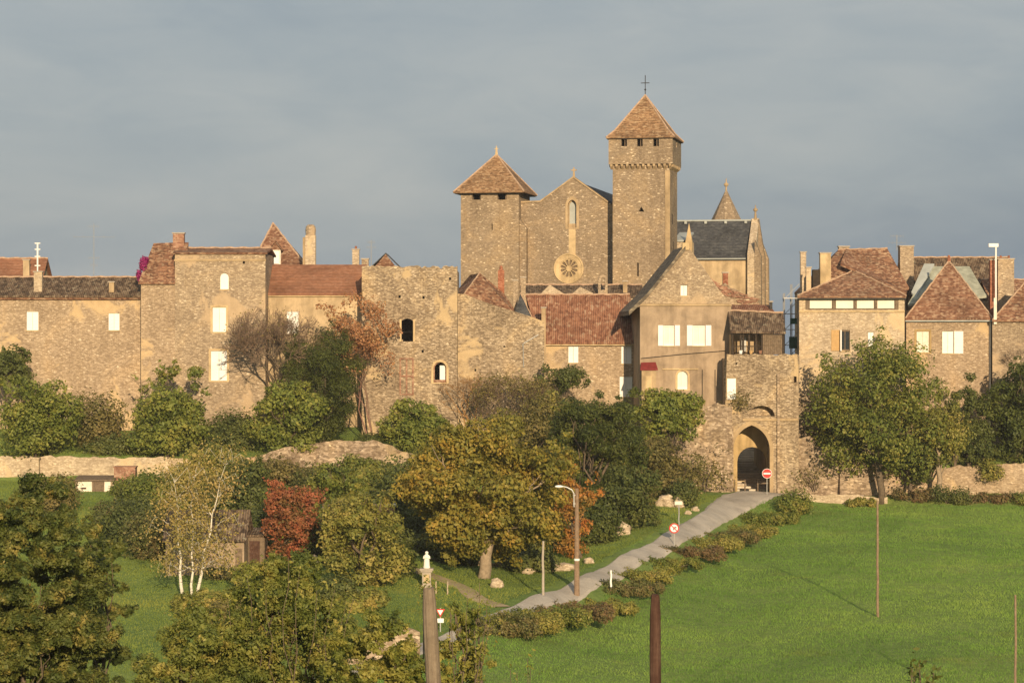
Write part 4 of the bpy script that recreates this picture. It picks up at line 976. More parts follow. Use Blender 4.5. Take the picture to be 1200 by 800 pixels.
# upper gable face in bare stone slightly proud above the string course
up = [(gl[0][0] + .05, zs + .1), (gl[1][0] - .05, zs + .1)] + [(a, b_) for a, b_ in gl[2:]][1:-1]
MB().panel(up, [rloop(w3)], -.06, -.002).build('gable_face', M['stone_village'], f.o)
MB().box(gl[0][0], gl[1][0], -.16, -.062, zs - .12, zs + .08).build('string_course', M['dressed'], f.o)
ldg = f.L(0, 433)[1]; MB().box(f.L(776, 0)[0], f.L(818, 0)[0], -.12, -.003, ldg, ldg + .12).build('ledge', M['pale_dressed'], f.o)
MB().tube([f.p3(751, 420, -.05), f.p3(800, 415, -.05), f.p3(850, 411, -.05)], .04, 5).build('cable', M['iron'], f.o)
for pxs in ((823, 433, 470), (838, 433, 470)):
    MB().tube([f.p3(pxs[0], pxs[1], -.05), f.p3(pxs[0], pxs[2], -.05)], .035, 5).build('downpipe', M['iron'], f.o)
ridge_z = gt[1] + .15; xm = gt[0]
e1 = f.L(737, 364, -.3)
A = Vector((e1[0], -.3, e1[1])); Tt = Vector((xm, -.3, ridge_z))
mid = A.lerp(Tt, .33) - Vector((0, 0, .35)); mid2 = A.lerp(Tt, .7) - Vector((0, 0, .12))
D11 = Vector((0, 11.5, 0))
er = f.p3(859, 360, -.3); mr = Vector((er.x, -.3, er.z)).lerp(Tt, .5) - Vector((0, 0, .15))
b = MB()
for a, c in ((A, mid), (mid, mid2), (mid2, Tt)): b.slab([a, c, c + D11, a + D11], .45)
b.build('roof', M['lauze'], f.o)
b = MB()
for a, c in ((Tt, mr), (mr, er)): b.slab([a + Vector((0, .5, 0)), c + Vector((0, .5, 0)), c + D11, a + D11], .3)
b.build('roof', M['canal_dark'], f.o)
MB().box(xm - .3, xm + .35, -.25, .4, ridge_z - .4, ridge_z + .3).build('ridge_stone', M['pale_dressed'], f.o)

# lean-to with dark red roof against house I
f = Frame('lean_to', 'small narrow annex with dark red sheet roof at the foot of the gabled house', 'annex', 760, 246.8)
x0, x1 = f.L(752, 0)[0], f.L(769, 0)[0]; zt = f.L(0, 433)[1]
MB().box(x0, x1, 0, 1.18, -1.5, zt).build('wall', M['dressed'], f.o)
MB().slab([(x0 - .15, -.2, zt + .05), (x1 + .15, -.2, zt + .05), (x1 + .0, 1.15, zt + .75), (x0 - .0, 1.15, zt + .75)], .1).build('roof', M['red_sheet'], f.o)
MB().box(x0 + .35, x0 + .95, -.06, -.003, zt - 1.8, zt - .6).build('panel', M['pale_dressed'], f.o)
# rubble roofs behind right of house I
f = Frame('village_house', 'half ruined house with broken tile edges and an orange chimney behind the gabled house', 'house', 860, 262)
x0, x1 = f.L(815, 350)[0], f.L(889, 350)[0]
random.seed(5)
bro = [(888, 352), (878, 349), (870, 345), (862, 340), (856, 338), (850, 333), (842, 334), (836, 330), (830, 325), (822, 318)]
zb9 = f.L(0, 440)[1]; MB().panel([(x0, zb9), (x1, zb9)] + [(f.L(a, b_)[0], f.L(a, b_)[1] + random.uniform(-.15, .15)) for a, b_ in bro] + [(x0, f.L(0, 316)[1])], [], 0, 1.2).build('wall', M['stone_rough'], f.o)
b = MB()
for i in range(150):
    a = random.uniform(826, 888); t = np.interp(a, [822, 842, 856, 888], [320, 334, 340, 352]); yy = t + random.uniform(-1, 3 + (a - 826) * .18); c = f.p3(a, yy, -.08)
    b.box(c.x - random.uniform(.1, .3), c.x + random.uniform(.1, .3), -.14 + random.uniform(-.05, .02), .02, c.z - .06, c.z + random.uniform(.02, .1))
b.build('broken_tiles', M['pinkbrick'], f.o)
chimney(f.o, f.L(847, 0, 2)[0], f.L(853, 0, 2)[0], 1.8, 2.4, f.L(0, 345)[1], f.L(0, 320, 2)[1], 'brick', pots=0)
f = Frame('village_house', 'low red tiled roof directly above the wooden balcony house', 'house', 880, 256)
x0, x1 = f.L(851, 0)[0], f.L(906, 0)[0]; ze = f.L(0, 366)[1]
MB().box(x0, x1, 0, 2.6, f.L(0, 440)[1], ze).build('wall', M['stone_village'], f.o)
MB().slab([(x0 - .3, -.3, ze), (x1 + .2, -.3, ze), (x1 - .2, 2.5, f.L(0, 357, 2.5)[1]), (x0, 2.5, f.L(0, 357, 2.5)[1])]).build('roof', M['canal_red'], f.o)
chimney(f.o, f.L(902, 0, 1)[0], f.L(905, 0, 1)[0], .8, 1.1, ze, f.L(0, 354, 1)[1], 'iron', pots=0)

# gate tower K with arches
f = Frame('town_gate', 'fortified stone town gate with tall pointed archway and small dark lunette above', 'gate', 895, 244.5)
zt = f.L(0, 415)[1]
x0, x1, xn = f.L(838, 0)[0], f.L(936, 0)[0], f.L(850, 0)[0]
g_ = f.rect(859.5, 902, 498, 577); g_ = (g_[0], g_[1], -1.2, g_[3])
lun = f.rect(877, 908, 475, 487.5)
def semi(r, n=10):
    cx = (r[0] + r[1]) / 2; w = (r[1] - r[0]) / 2; h = r[3] - r[2]
    return [(r[0], r[2])] + [(cx + w * math.cos(a), r[2] + h * math.sin(a)) for a in [math.pi * i / n for i in range(n)]][0:1] + [(cx + w * math.cos(math.pi * i / n), r[2] + h * math.sin(math.pi * i / n)) for i in range(1, n)]
lus = [(lun[0], lun[2])] + [((lun[0] + lun[1]) / 2 - (lun[1] - lun[0]) / 2 * math.cos(math.pi * i / 12), lun[2] + (lun[3] - lun[2]) * math.sin(math.pi * i / 12)) for i in range(1, 12)] + [(lun[1], lun[2])]
small = [rloop(f.rect(930.5, 933.5, 441, 448)), rloop(f.rect(862, 864, 425, 427))]
w5 = f.rect(852, 862.5, 443, 468)
zstep = f.L(0, 474)[1]
tp = [(f.L(p, 0)[0], zt + random.uniform(-.12, .08)) for p in range(936, 850, -4)]
MB().panel([(x0, -1.5), (g_[0], -1.5), (g_[0], g_[2] + .01)][:1] + [(x1, -1.5)] + tp + [(xn, zstep), (x0, zstep)], [arch_loop((g_[0], g_[1], -1.3, g_[3]), True, 16), lus] + small, 0, 1.2).build('wall', M['stone_ruin'], f.o)
MB().box(xn, x1, 1.203, 3.6, f.L(0, 494)[1] + .3, zt - .4).build('upper_wall', M['stone_ruin'], f.o)
la, lb_ = arch_loop((g_[0] - .45, g_[1] + .35, -1.3, g_[3] + .45), True, 16), arch_loop((g_[0], g_[1], -1.3, g_[3]), True, 16)
MB().panel(la[1:] + la[:1] + lb_[:1] + lb_[:0:-1], [], -.06, -.003).build('arch_stones', M['dressed'], f.o)
ia = f.rect(864, 898.5, 523.5, 577, 3.6)
MB().panel([(x0 + .5, -1.5), (x1, -1.5), (x1, f.L(0, 470)[1]), (x0 + .5, f.L(0, 470)[1])], [arch_loop((ia[0], ia[1], -1.2, ia[3]))], 3.603, 4.4).build('inner_arch_wall', M['render_ochre'], f.o)
MB().box(x0 + .5, g_[0] - .1, 1.203, 3.6, -1.5, 6).box(g_[1] + .15, x1, 1.203, 3.6, -1.5, 6).build('passage_wall', M['stone_village'], f.o)
MB().box(f.L(910.5, 0)[0], f.L(913.5, 0)[0], -.28, -.003, -.5, f.L(0, 438)[1]).box(f.L(857, 0)[0], f.L(859.3, 0)[0], -.22, -.003, -.5, f.L(0, 500)[1]).build('buttress_strip', M['stone_rough'], f.o)
lz = f.L(0, 490)[1]; MB().box(f.L(870, 0)[0], f.L(935, 0)[0], -.12, -.003, lz - .25, lz).build('string_course', M['dressed'], f.o)
q = MB().panel(rloop((w5[0] - .1, w5[1] + .1, w5[2] - .1, w5[3] + .12)), [rloop(w5)], -.12, -.003).build('window', M['dressed'], f.o)
s_ = MB(); louvre(s_, w5[0] + .01, w5[1] - .01, w5[2] + .01, w5[3] - .01, -.01); s_.build('shutter', M['white'], q)
# street houses behind the gate: left and right of the stepped street, and at its end
for nm, a, b_, d, d2, ytop, lb in (('street_house', 846, 861, 249.2, 268, 440, 'narrow house lining the left of the stepped street behind the gate'), ('street_house', 905, 925, 249.2, 268, 440, 'narrow house lining the right of the stepped street behind the gate')):
    ff = Frame(nm, lb, 'house', (a + b_) / 2, d)
    xa, xb = ff.L(a, 0)[0], ff.L(b_, 0)[0]; zz = ff.L(0, ytop)[1]
    MB().box(xa, xb, 0, d2 - d, -2.5, zz).build('wall', M['render_cream'], ff.o)
    MB().slab([(xa - .1, -.1, zz), (xb + .1, -.1, zz), (xb + .1, (d2 - d) / 2, zz + .8), (xa - .1, (d2 - d) / 2, zz + .8)]).slab([(xa - .1, (d2 - d) / 2, zz + .8), (xb + .1, (d2 - d) / 2, zz + .8), (xb + .1, d2 - d, zz), (xa - .1, d2 - d, zz)]).build('roof', M['canal_dark'], ff.o)

# loggia J on top of the gate
f = Frame('balcony_house', 'small dark timber balcony house under mottled clay tiles on top of the gate', 'house', 888, 245.6, zb=Z_(415.5, 245.6))
x0, x1 = f.L(857, 0)[0], f.L(919, 0)[0]; ze = f.L(0, 388.5)[1]; zr = f.L(0, 366.5, 2.7)[1]
roofpart(f, [(f.p3(856, 388.5, -.35), f.p3(921, 389.5, -.35), f.p3(918, 367, 2.7), f.p3(853, 364, 2.7)), ((f.L(853, 0, 2.7)[0], 2.7, zr + .2), (f.L(918, 0, 2.7)[0], 2.7, zr), (x1, 5.2, ze), (x0, 5.2, ze))], 'canal_dark', [(f.p3(853, 364, 2.7), f.p3(918, 367, 2.7))], t=.14)
b = MB(); hh = ze - .25
for pxp in (858.5, 868, 871, 878, 886, 893, 918):
    c = f.L(pxp, 0)[0]; b.box(c - .09, c + .09, .0, .18, 0, hh)
b.box(x0, x1, -.03, .2, hh + .002, hh + .16); b.build('post', M['wood_dark'], f.o)
b = MB(); xx = f.L(893.5, 0)[0]
while xx < x1 - .1: b.box(xx, xx + .17, .04, .09 + .02 * random.random(), 0.02, hh - .02); xx += .19
b.build('board_wall', M['wood'], f.o)
b = MB(); b.box(x0 + .1, f.L(893, 0)[0], .03, .1, .75, .85)
xx = x0 + .2
while xx < f.L(892, 0)[0]: b.box(xx, xx + .05, .04, .08, .0, .748); xx += .22
b.build('railing', M['wood_dark'], f.o)
MB().box(x0, x1, 2.6, 2.9, 0, hh).box(x0, x0 + .15, .2, 2.59, 0, hh).box(x1 - .15, x1, .2, 2.59, 0, hh).build('wall', M['dressed'], f.o)
MB().box(f.L(871.5, 0)[0], f.L(877, 0)[0], 2.3, 2.59, .3, hh - .3).build('door', M['grey_shutter'], f.o)
for k, (a, c_) in enumerate(((868, 'white'), (880, 'tan_shutter'), (891, 'pinkbrick'))):
    t = thing('flower_pot', ['pale flower pot on the parapet left of the balcony posts', 'tan flower pot on the parapet in the middle of the balcony', 'reddish flower pot on the parapet beside the balcony boards'][k], 'flower pot', P(a, 414.5, 245.2), group='flower pots along the balcony parapet')
    MB().lathe([(.13, 0), (.2, .32), (.22, .34)], (0, 0, 0), 10).build('pot', M[c_], t)

# scaffold behind the gate
t = thing('scaffold', 'grey builders scaffold tower with green netting in the gap right of the balcony house', 'scaffold', (X_(928, 262), 262, Z_(430, 262)))
for sx in (-.75, .0, .75):
    for sy in (0, 1.2): MB().tube([(sx, sy, -1), (sx, sy, (430 - 333 - abs(sx) * 14) / FOC * 262)], .05, 6).build('pole', M['metal'], t)
for k in range(5):
    z = .6 + k * 1.6; MB().box(-.85, .85, -.05, 1.25, z, z + .07).build('platform', M['metal'], t)
    MB().tube([(-.75, -.02, z), (.75, -.02, z + 1.5)], .035, 5).build('brace', M['metal'], t)
for k, (a, b_) in enumerate(((1.9, 3.1), (4.4, 5.0))): MB().box(-.3 + k * .1, .72, -.14, -.1, a, b_).build('netting', M['green_net'], t)

# ------------------------------------------------------------------ right-hand houses
f = Frame('village_house', 'pale stone house right of the gate with four wide panes under its eave', 'house', 996, 250, -6.4)
x0, x1 = f.L(936.5, 400)[0], f.L(1060, 400)[0]; ze = f.L(0, 346.5)[1]
rows = [f.rect(a, b_, 349.5, 361.8) for a, b_ in ((948, 976), (979, 1001), (1003.5, 1025), (1027.5, 1049))]
wv_ = f.rect(984.5, 996, 386.5, 411); wv2 = f.rect(1017, 1024, 389, 409)
walls(f, x0, x1, ze, 11, [rloop(r) for r in rows + [wv_, wv2]], 'stone_pale', -2.5)
for r in rows:
    w = MB().panel(rloop(r), [loop_inset(rloop(r), .93)], .05, .12).build('window', M['wood'], f.o)
    MB().box(r[0] + .05, r[1] - .05, .13, .16, r[2] + .05, r[3] - .05).build('blind', M['blind'], w)
MB().panel(rloop(f.rect(944, 1053, 347.5, 363)), [rloop(r) for r in rows], -.03, -.003).build('window_band', M['wood'], f.o)
MB().box(x0 - .02, x1 + .02, -.14, -.003, f.L(0, 364.5)[1] - .1, f.L(0, 364.5)[1] + .06).build('sill_course', M['pale_dressed'], f.o)
w = window(f, wv_, 'dark'); q = MB(); louvre(q, wv_[0] - .85, wv_[0] - .05, wv_[2], wv_[3], -.02); q.build('shutter', M['tan_shutter'], w)
MB().box(wv_[0] + .02, wv_[0] + .14, -.4, .14, wv_[2], wv_[3]).build('casement', M['white'], w)
window(f, wv2, 'shut')
T0, T1 = f.p3(998, 318.5, 5), f.p3(1003, 318.5, 5)
A, B = f.p3(934.5, 347, -.4), f.p3(1062, 347, -.4); B.z = A.z
bk0, bk1 = Vector((A.x, 11.4, A.z)), Vector((B.x, 11.4, A.z))
roofpart(f, [(A, B, T1, T0), (B, bk1, T1), (bk1, bk0, T0, T1), (bk0, A, T0)], 'tile_brown', [(A, T0), (B, T1)], rr=.08)
MB().box(A.x, B.x, -.42, -.3, A.z - .3, A.z - .17).build('gutter', M['iron'], f.o)
MB().tube([(x0 - .12, -.1, A.z - .3), (x0 - .12, -.1, -.5)], .08, 6).build('downpipe', M['iron'], f.o)

f = Frame('village_house', 'big older house with uneven high brown roof behind the row of panes', 'house', 1000, 268)
x0, x1 = f.L(944, 0)[0], f.L(1064, 0)[0]; ze = f.L(0, 342)[1]
MB().box(x0 + .2, x1 - .2, 0, 12, -2, ze).build('wall', M['stone_village'], f.o)
A, B = f.p3(946, 340, -.2), f.p3(1066, 338, -.2); T0, T1 = f.p3(982, 293, 5.5), f.p3(1040, 291.5, 5.5)
K = f.p3(968, 303, 4.5); Mx = f.p3(1012, 305, 3.5)
bk0, bk1 = Vector((A.x, 12, A.z)), Vector((B.x, 12, B.z))
roofpart(f, [(A, B, T1, T0), (bk1, bk0, T0, T1), (bk0, A, T0), (B, bk1, T1)], 'tile_brown', [(T0, T1)], rr=.07)
roofpart(f, [(f.p3(985, 308, 1.5), f.p3(1062, 342, -1.2), f.p3(1066, 335, 4), f.p3(992, 291, 5.6))], 'tile_red', [(f.p3(990, 293, 5.6), f.p3(1064, 336, 3))], rr=.06, t=.3)
chimney(f.o, f.L(961, 0, .5)[0], f.L(973.5, 0, .5)[0], .3, 1.3, ze - .5, f.L(0, 297, .5)[1], 'pale_dressed', pots=0)
chimney(f.o, f.L(938, 0, 3)[0], f.L(944.5, 0, 3)[0], 2.8, 3.4, ze - 3, f.L(0, 296, 3)[1], 'stone_pale', pots=0)
chimney(f.o, f.L(944.5, 0, -.5)[0], f.L(950, 0, -.5)[0], -.8, -.2, ze - 1, f.L(0, 314, -.5)[1], 'stone_pale', pots=0)
chimney(f.o, f.L(983, 0, 6)[0], f.L(995, 0, 6)[0], 5.8, 6.8, ze + 1, f.L(0, 289.5, 6)[1], 'stone_village', pots=0)
MB().box(f.L(952, 0, .1)[0], f.L(960, 0, .1)[0], -.5, .6, ze - .1, f.L(0, 316, .1)[1]).build('dormer', M['wood_dark'], f.o)
chs = chimney(f.o, f.L(1054, 0, 5)[0], f.L(1070, 0, 5)[0], 4.5, 6, ze - 1, f.L(0, 289, 5)[1], 'stone_village', pots=0)
antenna(1051, 275, 292, 272, 'flat two armed television aerial above the high uneven roof on the right', ((.1, .7), (.55, .9)), rot=.3)

f = Frame('village_house', 'house with steep pointed red brown roof and a yellow framed window', 'house', 1112, 256, -8)
x0, x1 = f.L(1062, 400)[0], f.L(1161, 400)[0]; ze = f.L(0, 374)[1]
h1, h2 = f.rect(1074, 1089, 388, 413), f.rect(1104, 1117.5, 388, 414)
walls(f, x0, x1, ze, 9, [rloop(h1), rloop(h2)], 'stone_gold', -2.5)
window(f, h1, 'shut', 'render_ochre', mat='white_old'); w = window(f, h2, 'shut')
q = MB(); louvre(q, h2[1] + .06, h2[1] + .95, h2[2], h2[3], -.02); q.build('shutter', M['white'], w)
A, B = f.p3(1061, 373, -.35), f.p3(1163, 373, -.35); B.z = A.z; T = f.p3(1112, 306, 4.5)
m_ = .1
roofpart(f, [(A, B, T), (B, (B.x, 9.3, A.z), T), ((B.x, 9.3, A.z), (A.x, 9.3, A.z), T), ((A.x, 9.3, A.z), A, T)], 'tile_red', [(A, T), (B, T)], rr=.08)
MB().box(A.x, B.x, -.4, -.3, A.z - .32, A.z - .19).build('gutter', M['zinc'], f.o)
MB().tube([(x1 - .05, -.12, A.z - .3), (x1 - .05, -.12, -.5)], .09, 6).build('downpipe', M['white_old'], f.o)
MB().tube([T, T + Vector((0, 0, .6))], [.2, .12], 6).build('finial', M['brick'], f.o)

f = Frame('village_house', 'long brown roof with pale lichened slopes behind the pointed roof on the right', 'house', 1130, 272)
x0, x1 = f.L(1064, 0)[0], f.L(1190, 0)[0]; ze = f.L(0, 345)[1]
MB().box(x0, x1, 0, 10, -3, ze).build('wall', M['stone_village'], f.o)
gable_x(f, x0, x1, ze, f.L(0, 302, 5)[1], 10, 'canal_dark', .2); gable_ends(f, x0, x1, ze, f.L(0, 302, 5)[1], 10, 'stone_village')
f = Frame('village_house', 'pale grey green double gabled roof wedged behind the pointed red roof', 'house', 1110, 264)
ze = f.L(0, 352)[1]
roofpart(f, [(f.p3(1064, 356, -.5), f.p3(1098, 352, -1), f.p3(1112, 312, 4), f.p3(1090, 312, 4)), (f.p3(1118, 312, 4), f.p3(1126, 350, -1), f.p3(1156, 346, -.5), f.p3(1136, 312, 4))], 'lichen_slate', t=.25)
roofpart(f, [(f.p3(1068, 342, 1), f.p3(1073, 349, .2), f.p3(1095, 309, 3.6), f.p3(1083, 309, 4))], 'zinc', t=.2)
MB().box(f.L(1068, 0)[0], f.L(1152, 0)[0], 1, 4, -2, ze - 1).build('wall', M['stone_village'], f.o)

f = Frame('village_house', 'house cut by the right picture edge under a dark brown rising roof', 'house', 1200, 254, -8)
x0, x1 = f.L(1163, 400)[0], f.L(1270, 400)[0]; ze = f.L(0, 375)[1]
walls(f, x0, x1, ze, 9, (), 'stone_village', -2.5)
A, B = f.p3(1163, 375, -.35), f.p3(1272, 375, -.35); B.z = A.z; T0, T1 = f.p3(1206, 326, 4.5), f.p3(1240, 326, 4.5)
roofpart(f, [(A, B, T1, T0), (B, (B.x, 9.3, A.z), T1), ((B.x, 9.3, A.z), (A.x, 9.3, A.z), T0, T1), ((A.x, 9.3, A.z), A, T0)], 'tile_brown', [(A, T0)], rr=.08)
MB().box(f.L(1164.5, 0)[0], f.L(1168, 0)[0], -.3, -.003, ze - .4, ze + 2.2).build('flashing', M['white_old'], f.o)
f = Frame('village_house', 'low dark roofed house carrying a big stone chimney near the right edge', 'house', 1180, 266)
x0, x1 = f.L(1160, 0)[0], f.L(1230, 0)[0]; ze = f.L(0, 352)[1]
MB().box(x0, x1, 0, 8, -3, ze).build('wall', M['stone_village'], f.o); gable_x(f, x0, x1, ze, f.L(0, 328, 4)[1], 8, 'tile_brown', .15)
chimney(f.o, f.L(1169, 0, -1)[0], f.L(1188, 0, -1)[0], -1.2, .2, ze - 1, f.L(0, 304, -1)[1], 'stone_village', pots=2)
chimney(f.o, f.L(1160, 0, -1)[0], f.L(1165, 0, -1)[0], -1.2, -.5, ze - 2, f.L(0, 305, -1)[1], 'brick', pots=0)
t = thing('aerial', 'white pole with flag shaped white box on top above the roofs on the right', 'aerial', P(1167, 345, 264))
MB().tube([(0, 0, -.5), (0, 0, 5.2)], .09, 6).build('mast', M['white'], t)
MB().box(-.75, .25, -.12, .12, 4.9, 5.25).build('receiver', M['white'], t)

# ------------------------------------------------------------------ retaining and terrace walls
def rough_wall(name, label, D, tops, mat, thick=.7, disp=.12, base=None, step=.45, cat='wall'):
    x0, x1 = tops[0][0], tops[-1][0]
    n = max(6, int((x1 - x0) / FOC * D / step)); rows = 9; vs, fs = [], []
    Dm = D if not callable(D) else D((x0 + x1) / 2)
    o0 = Vector((X_((x0 + x1) / 2, Dm), Dm, gz(X_((x0 + x1) / 2, Dm), Dm)))
    root = thing(name, label, cat, o0)
    for i in range(n + 1):
        px = x0 + (x1 - x0) * i / n; d = D(px) if callable(D) else D
        zt = Z_(np.interp(px, [t[0] for t in tops], [t[1] for t in tops]), d) + noise.noise(Vector((px * .06, d, 3))) * .3 + noise.noise(Vector((px * .35, d, 9))) * .22
        X = X_(px, d); zb = gz(X, d) - 1.2 if base is None else Z_(base, d)
        for j in range(rows):
            z = zb + (zt - zb) * j / (rows - 1)
            off = disp * noise.noise(Vector((X * .9, z * .9, 1.7))) * 2 - .04 * j * disp * 0
            vs.append((X - o0.x, d + off - o0.y, z - o0.z))
        vs.append((X - o0.x, d + thick - o0.y, zt - .03 - o0.z)); vs.append((X - o0.x, d + thick - o0.y, zb - o0.z))
    k = rows + 2
    for i in range(n):
        for j in range(k): fs.append((i * k + j, (i + 1) * k + j, (i + 1) * k + (j + 1) % k, i * k + (j + 1) % k))
    fs += [tuple(range(k)), tuple(n * k + j for j in range(k - 1, -1, -1))]
    b = MB().add(vs, fs)
    b.build('masonry', M[mat], root)
    return root
random.seed(11)
rough_wall('terrace_wall', 'bright sunlit terrace wall running along the garden at the far left', 237.0, [(-120, 534), (60, 535), (195, 536), (232, 538)], 'stone_pale', disp=.06)
rough_wall('terrace_wall', 'crumbling uneven garden wall below the round trees left of centre', 237.2, [(232, 538), (300, 534), (335, 524), (380, 517), (440, 516), (470, 528), (500, 535)], 'stone_rough', disp=.35)
rough_wall('rampart', 'rough rubble bank and wall climbing to the left jamb of the gate', 243.2, [(770, 500), (812, 478), (840, 474), (858, 476)], 'stone_rough', .9, .3)
rough_wall('rampart', 'tall weathered rampart joining the right side of the gate under the pale house', 248.6, [(934.5, 461), (960, 463), (980, 470), (1000, 472)], 'stone_ruin', .6, .1)
rough_wall('retaining_wall', 'stepped stone retaining wall right of the gate behind the dark hedge', 245.6, [(905, 512), (954, 513), (955, 524), (1000, 526), (1001, 541), (1040, 543)], 'stone_rough', .8, .15)
rough_wall('retaining_wall', 'long low retaining wall running under the trees to the right edge', 247.0, [(1036, 544), (1100, 548), (1180, 543), (1290, 545)], 'stone_gold', .8, .15)
t = thing('wall_buttress', 'sloping stone buttress against the retaining wall left of the big tree trunk', 'buttress', (X_(992, 245.2), 245.2, gz(X_(992, 245.2), 245.2)))
MB().add([(-.7, -.5, -.8), (.7, -.5, -.8), (.7, .5, -.8), (-.7, .5, -.8), (-.6, .1, 3.6), (.6, .1, 3.6), (.6, .5, 3.9), (-.6, .5, 3.9)], [(0, 3, 2, 1), (4, 5, 6, 7), (0, 1, 5, 4), (1, 2, 6, 5), (2, 3, 7, 6), (3, 0, 4, 7)]).build('masonry', M['stone_rough'], t)
rough_wall('kerb_wall', 'low pale stone ledge carrying the lane below the right retaining wall', 243.4, [(930, 579), (1000, 580), (1040, 582)], 'stone_pale', .4, .06)
# ------------------------------------------------------------------ VEGETATION
RNG = np.random.default_rng(7)
L['foxy'] = leafmat('leaf_fox_orange', [(0.08, 0.07, 0.02), (0.16, 0.1, 0.025), (0.24, 0.11, 0.03), (0.28, 0.09, 0.03)])
def leaf_mesh(name, centers, normals, sizes, mat, parent, aspect=0.62, loc=Vector((0, 0, 0))):
    n = len(centers)
    nr = normals / (np.linalg.norm(normals, axis=1, keepdims=True) + 1e-9)
    ref = RNG.normal(size=(n, 3)); u = np.cross(nr, ref); u /= (np.linalg.norm(u, axis=1, keepdims=True) + 1e-9); w = np.cross(nr, u)
    s = sizes[:, None]
    c = centers - np.array(loc)
    bend = nr * s * 0.22
    v = np.stack([c + u * s, c + w * s * aspect - bend, c - u * s, c - w * s * aspect - bend], 1).reshape(-1, 3)
    f = np.arange(4 * n).reshape(n, 4)
    me = bpy.data.meshes.new(name)
    me.vertices.add(4 * n); me.vertices.foreach_set('co', v.ravel().astype(np.float32))
    me.loops.add(4 * n); me.loops.foreach_set('vertex_index', f.ravel().astype(np.int32))
    me.polygons.add(n); me.polygons.foreach_set('loop_start', np.arange(0, 4 * n, 4, dtype=np.int32))
    me.update(calc_edges=True); me.materials.append(mat)
    o = bpy.data.objects.new(name, me); COL.objects.link(o); o.parent = parent; return o
def nz3(p, s, seed):
    a = seed * 1.7
    x, y, z = p[:, 0] * s, p[:, 1] * s, p[:, 2] * s
    return (np.sin(x * 1.3 + 2.1 * np.sin(y * .7 + a) + a) * np.sin(y * 1.1 + 1.7 * np.sin(z * .9 + a)) + .6 * np.sin(z * 1.9 + 1.3 * np.sin(x * 1.2 - a)) + .4 * np.sin(x * 3.1 + y * 2.3 + z * 2.7 + a)) / 2
def scatter(blobs, n, shell=.55, gap=-.45, seed=1, up=.25, gs=1.0):
    """leaf positions and facings spread through clumps"""
    B = np.array([[*b[0], *b[1]] for b in blobs]); wgt = (B[:, 3] * B[:, 5]) ** 1.0 * B[:, 4] ** .5; wgt /= wgt.sum()
    k = RNG.choice(len(B), size=n, p=wgt); d = RNG.normal(size=(n, 3)); d /= np.linalg.norm(d, axis=1, keepdims=True)
    r = shell + (1.08 - shell) * RNG.random(n) ** .6
    rag = 1 + .28 * nz3(d * 3 + k[:, None], 1.3, seed)
    p = B[k, :3] + d * B[k, 3:] * (r * rag)[:, None]
    q = nz3(p, gs, seed) > gap
    nrm = d / B[k, 3:] * B[k, 3:].mean(axis=1, keepdims=True) + RNG.normal(size=(n, 3)) * .55 + np.array([0, 0, up])
    return p[q], nrm[q]
def limb(mb, a, b, r0, r1, wob=.08, n=5, sides=6):
    L_ = (b - a).length; pts = []
    for i in range(n + 1):
        t = i / n; o = Vector((random.uniform(-1, 1), random.uniform(-1, 1), random.uniform(-.5, .5))) * wob * L_ * math.sin(math.pi * t)
        pts.append(a.lerp(b, t) + o)
    mb.tube(pts, [r0 + (r1 - r0) * i / n for i in range(n + 1)], sides); return pts
